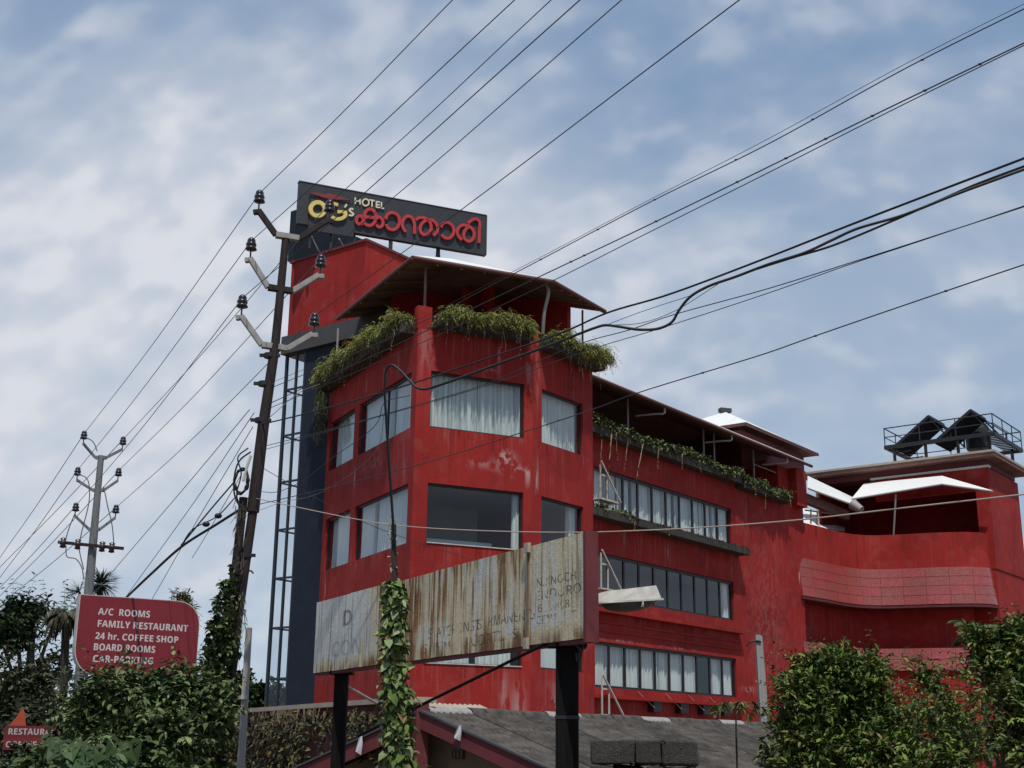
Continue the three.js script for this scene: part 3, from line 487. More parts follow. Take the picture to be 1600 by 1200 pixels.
  for (let k = 0; k < 12; k++) obj('walkway_bar', bar(Q(pb - 0.9, ob + (oa - ob) * (k + 0.5) / 12, yb + 0.02), Q(pb, ob + (oa - ob) * (k + 0.5) / 12, yb + 0.02), 0.18, 0.04), M.blackFrame, pl);
  for (let k = 0; k < 5; k++) obj('walkway_bar', bar(Q(pa, ob + (oa - ob) * (k + 0.5) / 5, yb + 0.02), Q(pa + 0.9, ob + (oa - ob) * (k + 0.5) / 5, yb + 0.02), 0.18, 0.04), M.blackFrame, pl);
  // two thermosiphon heaters on the platform
  const heater = (s, label) => {
    const h = thing('solar_water_heater', Q(s, -1.6, yb), label, 'solar heater', 'solar heaters on the tank tower roof');
    const lo = [Q(s - 1.9, 0.3, yb + 0.05), Q(s - 1.9, -2.2, yb + 0.05)], hi = [Q(s + 0.2, 0.3, yb + 1.55), Q(s + 0.2, -2.2, yb + 1.55)];
    obj('collector', quadSheet([[lo[0], hi[0], hi[1], lo[1]]], 0.12), M.solar, h);
    obj('collector_frame', [bar(lo[0], hi[0], 0.1, 0.16), bar(lo[1], hi[1], 0.1, 0.16), bar(hi[0], hi[1], 0.1, 0.16)], M.blackFrame, h);
    obj('back_panel', quadSheet([[Q(s + 0.28, 0.3, yb + 1.5), Q(s + 1.35, 0.3, yb + 0.6), Q(s + 1.35, -2.2, yb + 0.6), Q(s + 0.28, -2.2, yb + 1.5)]], 0.08), M.solar, h);
    obj('stand', [bar(Q(s + 1.3, 0.2, yb + 0.1), Q(s + 0.2, 0.2, yb + 1.45), 0.08, 0.08), bar(Q(s + 1.3, -2.1, yb + 0.1), Q(s + 0.2, -2.1, yb + 1.45), 0.08, 0.08), bar(Q(s + 1.3, 0.2, yb + 0.1), Q(s + 1.3, 0.2, yb + 0.62), 0.08, 0.08), bar(Q(s + 1.3, -2.1, yb + 0.1), Q(s + 1.3, -2.1, yb + 0.62), 0.08, 0.08)], M.blackFrame, h);
    return h;
  };
  heater(-3.1, 'tilted dark solar heater panel at the open end of the roof platform');
  const h2 = heater(-0.75, 'tilted dark solar heater panel beside the round water tank');
  const tk = thing('water_tank', Q(-1.3, -3.0, yb), 'round dark water tank behind a solar panel on the roof platform', 'water tank');
  const tc = Q(-1.3, -3.0, yb), prof = [[0.01, 0], [0.62, 0], [0.66, 0.1], [0.66, 0.5], [0.68, 0.55], [0.66, 0.6], [0.66, 1.1], [0.64, 1.3], [0.45, 1.55], [0.22, 1.62], [0.22, 1.7], [0.01, 1.72]];
  obj('tank_body', new THREE.LatheGeometry(prof.slice(0, 9).map((p) => new THREE.Vector2(...p)), 28).translate(tc.x, tc.y + 0.05, tc.z), M.blackBoard, tk);
  obj('tank_lid', new THREE.LatheGeometry(prof.slice(8).map((p) => new THREE.Vector2(...p)), 28).translate(tc.x, tc.y + 0.05, tc.z), M.blackFrame, tk);
}

// ------------------------------------------------------------------ lettering tools
const fontB = await new FontLoader().loadAsync('fonts/droid/droid_sans_bold.typeface.json');
const fontR = await new FontLoader().loadAsync('fonts/droid/droid_sans_regular.typeface.json');
function stroke(pts, w) {  // 2-D centre line -> closed outline of an even stroke with round ends
  const c = new THREE.CatmullRomCurve3(pts.map(([x, y]) => V3(x, y, 0)), false, 'centripetal').getSpacedPoints(40), L = [], R = [];
  for (let i = 0; i < c.length; i++) { const a = c[Math.max(0, i - 1)], b = c[Math.min(c.length - 1, i + 1)], d = Math.hypot(b.x - a.x, b.y - a.y), nx = -(b.y - a.y) / d, ny = (b.x - a.x) / d; L.push([c[i].x + nx * w / 2, c[i].y + ny * w / 2]); R.push([c[i].x - nx * w / 2, c[i].y - ny * w / 2]); }
  return { L, R };
}
function strokeGeo(F, pts, w, o0, o1) {  // raised stroke on a board plane: a ribbon with thickness
  const { L, R } = stroke(pts, w), pos = [], idx = [], uv = [];
  for (let i = 0; i < L.length; i++) for (const [q, o] of [[L[i], o0], [L[i], o1], [R[i], o1], [R[i], o0]]) { const p = pt(F, q[0], q[1], o); pos.push(p.x, p.y, p.z); uv.push(q[0], q[1]); }
  for (let i = 0; i + 1 < L.length; i++) for (let k = 0; k < 4; k++) { const a = i * 4 + k, b = i * 4 + (k + 1) % 4; idx.push(a, b, a + 4, b, b + 4, a + 4); }
  const e = (L.length - 1) * 4; idx.push(0, 2, 1, 0, 3, 2, e, e + 1, e + 2, e, e + 2, e + 3);
  const g = new THREE.BufferGeometry(); g.setAttribute('position', new THREE.Float32BufferAttribute(pos, 3)); g.setAttribute('uv', new THREE.Float32BufferAttribute(uv, 2)); g.setIndex(idx);
  const f = g.toNonIndexed(); f.computeVertexNormals(); return f;
}

// ------------------------------------------------------------------ the roof sign
{
  const az = 23.5 * Math.PI / 180, u = [Math.cos(az), Math.sin(az)], n = [u[1], -u[0]], r = ray(570, 340), D0 = 44.5;
  const FS = frame([r.a * D0, D0], u, n);
  const c = [[468.5, 286.5], [760, 334], [759.5, 396], [464, 351]].map(([x, y]) => onF(x, y, FS));
  const sl = Math.min(c[0].s, c[3].s), sr = c[1].s, yt = (c[0].h + c[1].h) / 2, yb = (c[2].h + c[3].h) / 2;
  const sign = thing('rooftop_sign', pt(FS, (sl + sr) / 2, 19.12, 0), 'long black rooftop sign board with yellow and red raised letters', 'sign');
  obj('board', boxF(FS, sl, sr, yb, yt, -0.22, 0), M.blackBoard, sign);
  obj('board_edge', [boxF(FS, sl - 0.02, sr + 0.02, yt, yt + 0.03, -0.24, 0.02), boxF(FS, sr, sr + 0.03, yb, yt, -0.24, 0.02)], M.greySlab, sign);
  const q = (x, y) => { const v = onF(x, y, FS); return [v.s, v.h]; };
  const c3 = (l) => l.map(([x, y]) => q(440 + x / 8, 270 + y / 8)), c4 = (l) => l.map(([x, y]) => q(600 + x / 8, 280 + y / 8));
  // an overlapping lower panel with the drooping red leaf above the yellow letters
  obj('panel', boxF(FS, onF(482, 345, FS).s, onF(553, 345, FS).s, onF(520, 366, FS).h, onF(520, 312, FS).h, 0.004, 0.05), M.blackBoard, sign);
  const leafTop = c3([[340, 262], [420, 265], [520, 285], [570, 272], [640, 285], [700, 300], [760, 330], [850, 350]]), leafBot = c3([[850, 356], [700, 350], [600, 345], [500, 318], [400, 285], [340, 268]]);
  const lf = new THREE.ExtrudeGeometry(new THREE.Shape([...leafTop, ...leafBot].map((p) => new THREE.Vector2(...p))), { depth: 0.07, bevelEnabled: false }).applyMatrix4(mat4(FS, 0, 0, 0.055));
  obj('leaf_emblem', lf, std(rgb(0.20, 0.02, 0.03), 0.6), sign);
  // OG's: two gold rings, the second broken, and small letters
  const ring = (cx, cy, ra, rb, a0, a1, w) => { const l = []; for (let i = 0; i <= 20; i++) { const t = a0 + (a1 - a0) * i / 20; l.push([cx + ra * Math.cos(t), cy + rb * Math.sin(t)]); } return strokeGeo(FS, c3(l), w, 0.06, 0.16); };
  obj('letter', ring(438, 470, 88, 84, 0, Math.PI * 2, 0.155), M.gold, sign);
  obj('letter', [strokeGeo(FS, c3([[575, 458], [598, 424], [640, 404], [692, 418]]), 0.115, 0.06, 0.155), strokeGeo(FS, c3([[790, 520], [778, 556], [742, 584], [690, 594], [640, 586], [612, 566]]), 0.13, 0.06, 0.16), strokeGeo(FS, c3([[684, 500], [740, 506], [803, 511]]), 0.11, 0.062, 0.157)], M.gold, sign);
  obj('letter', strokeGeo(FS, c3([[802, 405], [792, 425], [780, 445]]), 0.06, 0.055, 0.12), M.ivory, sign);
  obj('letter', strokeGeo(FS, c3([[885, 470], [855, 462], [838, 482], [862, 506], [886, 526], [868, 548], [830, 540]]), 0.062, 0.055, 0.12), M.ivory, sign);
  const hs = [['H', [[[915, 315], [915, 395]], [[915, 355], [945, 362]]]], ['I', [[[975, 335], [975, 402]], [[950, 360], [975, 365]]]], ['T', [[[1090, 343], [1160, 356]], [[1125, 352], [1125, 430]]]], ['E', [[[1180, 362], [1180, 440]], [[1180, 366], [1225, 372]], [[1180, 402], [1220, 408]], [[1180, 436], [1228, 443]]]], ['L', [[[1243, 372], [1243, 450]], [[1243, 448], [1275, 453]]]]];
  for (const [, st] of hs) obj('letter', st.map((l, i) => strokeGeo(FS, c3([l[0], [(l[0][0] + l[1][0]) / 2, (l[0][1] + l[1][1]) / 2], l[1]]), 0.048, 0.005, 0.06 + i * 0.003)), M.ivory, sign);
  { const l = []; for (let i = 0; i <= 20; i++) { const t = Math.PI * 2 * i / 20; l.push([1046 + 40 * Math.cos(t), 376 + 42 * Math.sin(t)]); } obj('letter', strokeGeo(FS, c3(l), 0.05, 0.005, 0.06), M.ivory, sign); }
  // the red word
  const W = 0.118, word = [
    [c3([[1010, 585], [975, 545], [930, 575], [935, 640], [985, 650], [1015, 600], [1025, 540], [1050, 485], [1100, 462], [1150, 495], [1168, 560], [1150, 630], [1100, 668], [1050, 660], [1018, 630]]), c3([[1030, 560], [1090, 566], [1165, 575]]), c3([[1165, 590], [1205, 562], [1250, 600], [1250, 665], [1210, 690], [1172, 662]])],
    [c4([[8, 510], [35, 450], [90, 428], [155, 455], [182, 525], [165, 600], [105, 642], [45, 625], [15, 575]])],
    [c4([[262, 668], [226, 612], [226, 530], [270, 475], [325, 480], [365, 540], [372, 692]]), c4([[385, 520], [430, 490], [510, 500], [570, 560], [575, 640], [520, 702], [462, 690], [440, 625], [475, 550], [540, 518], [600, 525], [655, 590], [655, 660], [605, 715]])],
    [c4([[698, 612], [720, 568], [770, 548], [832, 578], [862, 640], [850, 702], [800, 747], [742, 737], [708, 700]])],
    [c4([[962, 770], [912, 710], [905, 650], [945, 595], [1010, 585], [1080, 620], [1115, 690], [1092, 765], [1040, 787], [995, 752], [985, 690], [1010, 635], [1045, 608]]), c4([[1040, 562], [1080, 525], [1140, 505], [1185, 545], [1182, 640], [1176, 808]])]];
  let kk = 0;
  for (const strokes of word) obj('letter', strokes.map((l) => strokeGeo(FS, l, W, 0.004, 0.10 + 0.004 * (kk++ % 4))), M.letterRed, sign);
  // legs and struts down to the tower roof and the canopy
  for (const [x, yb2] of [[487, 19.12], [520, 19.12], [556, 19.12]]) { const s = onF(x, 350, FS).s; obj('leg', bar(pt(FS, s, yb2, -0.12), pt(FS, s, yb + 0.3, -0.12), 0.08, 0.08), M.blackFrame, sign); }
  const sl2 = onF(686, 390, FS).s; obj('leg', [bar(pt(FS, sl2 - 0.1, 16.7, -0.3), pt(FS, sl2, yb + 0.1, -0.12), 0.09, 0.09), bar(pt(FS, sl2 + 0.15, 16.7, 0.05), pt(FS, sl2 + 0.02, yb + 0.1, -0.12), 0.08, 0.08)], M.blackFrame, sign);
  const sl3 = onF(612, 380, FS).s; obj('leg', bar(pt(FS, sl3, 19.1, -0.12), pt(FS, sl3, yb + 0.1, -0.12), 0.14, 0.14), M.blackFrame, sign);
  for (const [x0, y0, x1, y1] of [[485, 365, 500, 396], [530, 373, 537, 386]]) obj('strut', cyl(P(x0, y0, 43.9), P(x1, y1, 44.4), 0.022), M.metalWhite, sign);
  // the second board, turned to the other street
  const FB2 = frame([-8.32, 45.42], [0.606, 0.7955], [0.7955, -0.606]);
  const sg = thing('rooftop_sign', pt(FB2, 4, 19.12, -0.15), 'plain black rooftop board standing behind the lettered sign', 'sign');
  obj('board', boxF(FB2, 0, 8.3, 19.3, 21.35, -0.3, 0), M.navy, sg);
  for (const t of [0.5, 2.6, 4.9]) obj('leg', bar(pt(FB2, t, 19.1, -0.15), pt(FB2, t, 19.4, -0.15), 0.1, 0.1), M.blackFrame, sg);
}

// ------------------------------------------------------------------ leaves
class Leaves {
  constructor() { this.p = []; this.c = []; this.u = []; this.w = []; this.n = 0; }
  leaf(o, d, up, len, wid, col, fold = 0.25) {  // o base, d direction, up rough normal
    const s = d.clone().cross(up); if (s.lengthSq() < 1e-6) s.set(1, 0, 0); s.normalize(); const n = s.clone().cross(d).normalize();
    const at = (t, w, lift) => o.clone().addScaledVector(d, len * t).addScaledVector(s, wid * w).addScaledVector(n, wid * Math.abs(w) * 2 * fold - len * 0.22 * t * t + lift);
    const m = at(0.45, 0, 0), tip = at(1, 0, 0), L1 = at(0.22, 0.42, 0), L2 = at(0.62, 0.40, 0), R1 = at(0.22, -0.42, 0), R2 = at(0.62, -0.40, 0);
    for (const v of [o, L1, m, L1, L2, m, m, L2, tip, o, m, R1, R1, m, R2, m, tip, R2]) { this.p.push(v.x, v.y, v.z); this.c.push(col[0], col[1], col[2]); this.u.push(0, 0); }
    this.n++;
  }
  blade(pts, wid, col) {  // a drooping ribbon along pts
    for (let i = 0; i + 1 < pts.length; i++) {
      const a = pts[i], b = pts[i + 1], d = b.clone().sub(a), s = d.cross(V3(rr(-1, 1), 0.2, rr(-1, 1))).normalize(), w0 = wid * (1 - i / pts.length), w1 = wid * (1 - (i + 1) / pts.length);
      const q = [a.clone().addScaledVector(s, w0), a.clone().addScaledVector(s, -w0), b.clone().addScaledVector(s, -w1), b.clone().addScaledVector(s, w1)];
      for (const k of [0, 1, 2, 0, 2, 3]) { this.p.push(q[k].x, q[k].y, q[k].z); this.c.push(col[0], col[1], col[2]); this.u.push(0, 0); }
    }
  }
  geo() { const g = new THREE.BufferGeometry(); g.setAttribute('position', new THREE.Float32BufferAttribute(this.p, 3)); g.setAttribute('color', new THREE.Float32BufferAttribute(this.c, 3)); g.setAttribute('uv', new THREE.Float32BufferAttribute(this.u, 2)); g.computeVertexNormals(); return g; }
}
const onSphere = () => { const z = rr(-1, 1), t = rr(0, 6.2832), r = Math.sqrt(1 - z * z); return V3(r * Math.cos(t), z, r * Math.sin(t)); };
const tone = (pal) => { const c = pal[Math.floor(rnd() * pal.length)], m = rr(0.7, 1.3); return [c[0] * m * rr(0.9, 1.1), c[1] * m, c[2] * m * rr(0.85, 1.15)]; };
// sprigs of leaves through a set of lumps; lump = [centre, radius x, y, z]
function foliage(B, lumps0, count, o) {
  const lumps = o.fill ? lumps0 : lumps0.flatMap(([c, a, b, d]) => { const l = [[c, a * 0.66, b * 0.66, d * 0.66]]; for (let i = 0; i < 10; i++) { const q = onSphere(), f = rr(0.7, 1.16), k = rr(0.17, 0.36); if (q.y < -0.5) q.y *= -1; l.push([V3(c.x + q.x * a * f, c.y + q.y * b * f, c.z + q.z * d * f), a * k, b * k, d * k]); } return l; });
  const vol = lumps.map(([, a, b, c]) => Math.pow(a * b * c, 0.66)), sum = vol.reduce((x, y) => x + y, 0);
  lumps.forEach(([c, rx, ry, rz], li) => {
    const n = Math.round(count * vol[li] / sum);
    for (let i = 0; i < n; i++) {
      const q = onSphere(), f = o.fill ? Math.pow(rnd(), 0.45) : rr(0.62, 1.08), bump = 0.82 + 0.36 * vnoise(q.x * 3 + li * 7, q.y * 3 + q.z * 4 + 50, 5);
      const p = V3(c.x + q.x * rx * f * bump, c.y + q.y * ry * f * bump, c.z + q.z * rz * f * bump);
      if (o.gap && fbm(p.x * o.gap + 30, p.y * o.gap + p.z * 0.7 * o.gap, 2, 77) < (o.cut ?? 0.42)) continue;
      const d = q.clone().multiplyScalar(0.8).add(V3(rr(-0.6, 0.6), rr(-0.35, 0.6), rr(-0.6, 0.6))).normalize(), col = tone(o.pal);
      const k = o.k ?? 5;
      for (let j = 0; j < k; j++) {
        const at = p.clone().addScaledVector(d, o.len * (o.step ?? 0.32) * j), dd = d.clone().multiplyScalar(0.55).add(V3(rr(-1, 1), rr(-0.75, 0.5) + (o.lift ?? 0), rr(-1, 1)).multiplyScalar(0.85)).normalize();
        const m = rr(0.85, 1.15);
        const z = rr(0.45, 1.4) * (rnd() < 0.1 ? 1.3 : 1); if (rnd() < 0.025) B.leaf(at, dd, V3(rr(-0.5, 0.5), 1, rr(-0.5, 0.5)), o.len * z, o.wid * z * 0.7, [0.14, 0.09, 0.035]); else B.leaf(at, dd, V3(rr(-0.9, 0.9), 1, rr(-0.9, 0.9)), o.len * z, o.wid * z * rr(0.7, 1.2), [col[0] * m, col[1] * m, col[2] * m], rr(0.05, 0.4));
      }
      if (rnd() < 0.22) B.blade([p.clone().addScaledVector(d, -o.len * 3).add(V3(0, -o.len, 0)), p.clone().addScaledVector(d, -o.len), p.clone().addScaledVector(d, o.len * 1.2)], o.len * 0.045, [0.06, 0.045, 0.03]);
    }
  });
  return B;
}
const lump = (px, py, D, rpx, rpy = rpx, rz = 0) => { const k = D / FOCAL; return [P(px, py, D), rpx * k, rpy * k, rz || (rpx + rpy) / 2 * k]; };
const GREEN = [[0.085, 0.125, 0.042], [0.115, 0.155, 0.055], [0.05, 0.08, 0.026], [0.155, 0.19, 0.08], [0.035, 0.058, 0.02]];
const DARKG = [[0.022, 0.042, 0.016], [0.032, 0.055, 0.02], [0.045, 0.07, 0.022], [0.018, 0.032, 0.014]];
const FERN = [[0.33, 0.37, 0.085], [0.25, 0.30, 0.065], [0.40, 0.41, 0.13], [0.17, 0.21, 0.05], [0.28, 0.26, 0.09]];
const VINE = [[0.07, 0.10, 0.035], [0.10, 0.14, 0.05], [0.05, 0.075, 0.025], [0.15, 0.18, 0.075]];
const BRIGHT = [[0.10, 0.155, 0.028], [0.065, 0.108, 0.02], [0.15, 0.195, 0.04], [0.04, 0.07, 0.016], [0.16, 0.165, 0.05], [0.03, 0.052, 0.014]];

// ------------------------------------------------------------------ ferns and creepers in the planters
function ferns(F, s0, s1, h, o, n, label, opt = {}) {
  const B = new Leaves();
  for (let i = 0; i < n; i++) {
    const s = rr(s0, s1), clump = 0.45 + 1.0 * vnoise(s * 1.9 + 4, h, 9), q = pt(F, s, h + rr(-0.16, 0.12) + 0.26 * (clump - 0.9), rr(0.0, o + 0.1)), outw = V3(F.n[0], 0, -F.n[1]), al = V3(F.u[0], 0, -F.u[1]);
    const L = rr(0.14, 0.31) * clump * (rnd() < 0.10 ? 1.8 : 1), d = outw.clone().multiplyScalar(rr(-0.3, 1.0)).addScaledVector(al, rr(-0.9, 0.9)).add(V3(0, rr(-0.3, 1.0), 0)).normalize();
    const pts = [q]; let dir = d.clone();
    for (let k = 0; k < 4; k++) { pts.push(pts[k].clone().addScaledVector(dir, L / 3)); dir.add(V3(rr(-0.3, 0.3), -0.75 * rr(0.5, 1.4), rr(-0.3, 0.3))).normalize(); }
    const dead = rnd() < 0.10 + 0.25 * sstep(0.6, 0.8, vnoise(s * 3.1, 5, 19)), fc = dead ? tone([[0.20, 0.14, 0.07], [0.13, 0.09, 0.05]]) : tone(FERN); B.blade(pts, rr(0.005, 0.010), fc);
    for (let k = 1; k < 5; k++) for (const sg of [1, -1]) for (const h2 of [0, 0.5]) if (rnd() < 0.8) { const at = pts[k - 1].clone().lerp(pts[k], h2), dd = pts[k].clone().sub(pts[k - 1]).normalize(), sd = dd.clone().cross(V3(rr(-0.5, 0.5), 1, rr(-0.5, 0.5))).normalize(); B.leaf(at, dd.multiplyScalar(0.5).addScaledVector(sd, sg).add(V3(0, rr(-0.5, 0.1), 0)).normalize(), V3(0, 1, 0), rr(0.04, 0.085), rr(0.014, 0.026), fc, 0.1); }
  }
  const dry = [[0.28, 0.22, 0.15], [0.22, 0.15, 0.09], [0.34, 0.28, 0.2]];
  for (let i = 0; i < (opt.tails ?? 10); i++) { const q = pt(F, rr(s0, s1), h - 0.1, o + rr(-0.02, 0.05)), pts = [q], L = rr(0.3, 1.0); for (let k = 0; k < 7; k++) { const v = pts[k].clone().add(V3(rr(-0.035, 0.035), -L / 7, rr(-0.035, 0.035))); pts.push(v); if (rnd() < 0.6) B.leaf(v, V3(rr(-1, 1), -0.6, rr(-1, 1)).normalize(), V3(0, 1, 0), 0.05, 0.025, tone(dry)); } B.blade(pts, 0.010, tone(dry)); }
  const m = obj('planter_ferns', B.geo(), M.leafDull); return tag(m, label, 'ferns', 'greenery in the hotel planters', 'stuff');
}
ferns(FL, 0.0, 7.72, 14.04, 0.60, 4200, 'yellow green ferns spilling over the sloping left planter of the corner block', { tails: 26 });
ferns(FC, 0.50, 3.60, 14.12, 0.60, 2500, 'yellow green ferns spilling over the planter above the corner front windows', { tails: 14 });
ferns(FR, 0.40, 1.7, 14.16, 0.5, 800, 'clump of ferns in the right planter beside the canopy post', { tails: 5 });
ferns(FR, 1.9, 3.45, 14.04, 0.58, 1500, 'bushy ferns hanging over the outer end of the right planter', { tails: 9 });
{
  const B = new Leaves();
  for (let i = 0; i < 240; i++) { const t = Math.pow(rnd(), 0.8), q = pt(FL, rr(-0.1, 0.42), 13.9 - t * 1.9, rr(0.15, 0.5)); B.blade([q, q.clone().add(V3(rr(-0.08, 0.08), -0.14, rr(-0.08, 0.08))), q.clone().add(V3(rr(-0.1, 0.1), -0.32, rr(-0.1, 0.1)))], 0.018, tone(t > 0.45 ? [[0.10, 0.10, 0.06], [0.17, 0.16, 0.11], [0.05, 0.055, 0.03]] : FERN)); }
  tag(obj('hanging_creeper', B.geo(), M.leafDull), 'dry creeper hanging from the planter end beside the dark stair tower', 'creeper', 'greenery in the hotel planters', 'stuff');
}
function creeper(F, s0, s1, h, o, n, label, tails) {
  const B = new Leaves();
  for (let i = 0; i < n; i++) { const s = rr(s0, s1), cl = vnoise(s * 1.6, 3, 4), q = pt(F, s, h + rr(-0.22, 0.16) + 0.28 * (cl - 0.4), rr(0.05, o)); for (let k = 0; k < 4; k++) B.leaf(q.clone().add(V3(rr(-0.09, 0.09), rr(-0.06, 0.06), rr(-0.09, 0.09))), V3(rr(-1, 1), rr(-0.8, 0.3), rr(-1, 1)).normalize(), V3(rr(-0.6, 0.6), 1, rr(-0.2, 1)), rr(0.09, 0.19), rr(0.07, 0.12), tone([...VINE, [0.17, 0.16, 0.06]])); }
  for (const [s, L, lean] of tails) { const pts = [pt(F, s, h - 0.1, o + 0.05)]; for (let k = 0; k < 10; k++) { pts.push(pts[k].clone().addScaledVector(V3(F.u[0], 0, -F.u[1]), -lean * L / 10 + rr(-0.03, 0.03)).add(V3(0, -L / 10, 0))); for (let j = 0; j < 2; j++) B.leaf(pts[k + 1], V3(rr(-1, 1), -0.7, rr(-1, 1)).normalize(), V3(0, 1, 0), rr(0.05, 0.1), 0.04, tone([[0.30, 0.24, 0.12], [0.22, 0.16, 0.08], [0.16, 0.15, 0.06]])); } B.blade(pts, 0.025, tone([[0.30, 0.22, 0.13]])); }
  return tag(obj('planter_creeper', B.geo(), M.leafDull), label, 'creeper', 'greenery in the hotel planters', 'stuff');
}
creeper(FW, 5.6, 19.4, 14.1, 0.6, 1900, 'leafy creeper along the long planter under the wing roof', [[7.2, 2.0, 0.05], [8.0, 2.6, 0.18], [8.3, 1.2, 0.1], [9.2, 1.6, 0.2], [10.4, 2.0, 0.35], [11.6, 1.0, 0.05], [13.6, 0.7, 0.1], [15.1, 0.5, 0]]);
creeper(FW, 19.6, 24.7, 13.92, 0.6, 800, 'leafy creeper in the stepped down planter near the end of the wing', [[20.4, 0.6, 0], [21.6, 1.0, 0.03], [24.2, 0.5, 0]]);
creeper(FW, 7.3, 9.8, 10.62, 0.6, 170, 'tuft of grass and moss on the middle window ledge', [[9.6, 0.4, 0], [12.2, 0.2, 0]]);
{
  const B = new Leaves();
  for (let i = 0; i < 900; i++) { const q = pt(FW, rr(9.4, 19.7), 10.64, rr(0.35, 0.64)); B.leaf(q, V3(rr(-1, 1), rr(-0.3, 0.4), rr(-1, 1)).normalize(), V3(0, 1, 0), rr(0.05, 0.22), rr(0.02, 0.05), tone([[0.20, 0.10, 0.06], [0.14, 0.12, 0.06], [0.10, 0.06, 0.04], [0.25, 0.2, 0.14]])); }
  tag(obj('leaf_litter', B.geo(), M.leafDull), 'brown leaf litter and twigs along the middle window ledge', 'litter', undefined, 'stuff');
}

// ------------------------------------------------------------------ steel brackets on the wing beside the corner block
for (const [h, label] of [[11.05, 'white steel bracket beside the top band of wing windows'], [7.55, 'white steel bracket beside the middle band of wing windows'], [2.85, 'white steel bracket below the lowest band of wing windows']]) {
  const b = thing('steel_bracket', pt(FW, 7.9, h, 0.4), label, 'bracket', 'steel brackets on the wing'), s0 = 7.35, s1 = 8.75, w = 0.05, t = h + 1.5;
  obj('tray', [boxF(FW, s0, s1, h, h + 0.06, 0.42, 0.5), boxF(FW, s0, s0 + 0.06, h, h + 0.06, 0.002, 0.42), boxF(FW, s1 - 0.06, s1, h, h + 0.06, 0.002, 0.42), boxF(FW, s0 + 0.07, s1 - 0.07, h + 0.02, h + 0.04, 0.002, 0.41)], M.metalWhite, b);
  obj('upright', boxF(FW, s0, s0 + w, h + 0.06, t - 0.1, 0.44, 0.49), M.metalWhite, b);
  obj('upright', boxF(FW, s0 + 0.48, s0 + 0.48 + w, h + 0.06, t - 0.55, 0.44, 0.49), M.metalWhite, b);
  obj('crossbar', boxF(FW, s0, s0 + 0.53, t - 0.55, t - 0.49, 0.44, 0.49), M.metalWhite, b);
  obj('brace', bar(pt(FW, s0, t, 0.53), pt(FW, s1, h + 0.05, 0.53), 0.06, 0.05), M.metalWhite, b);
}

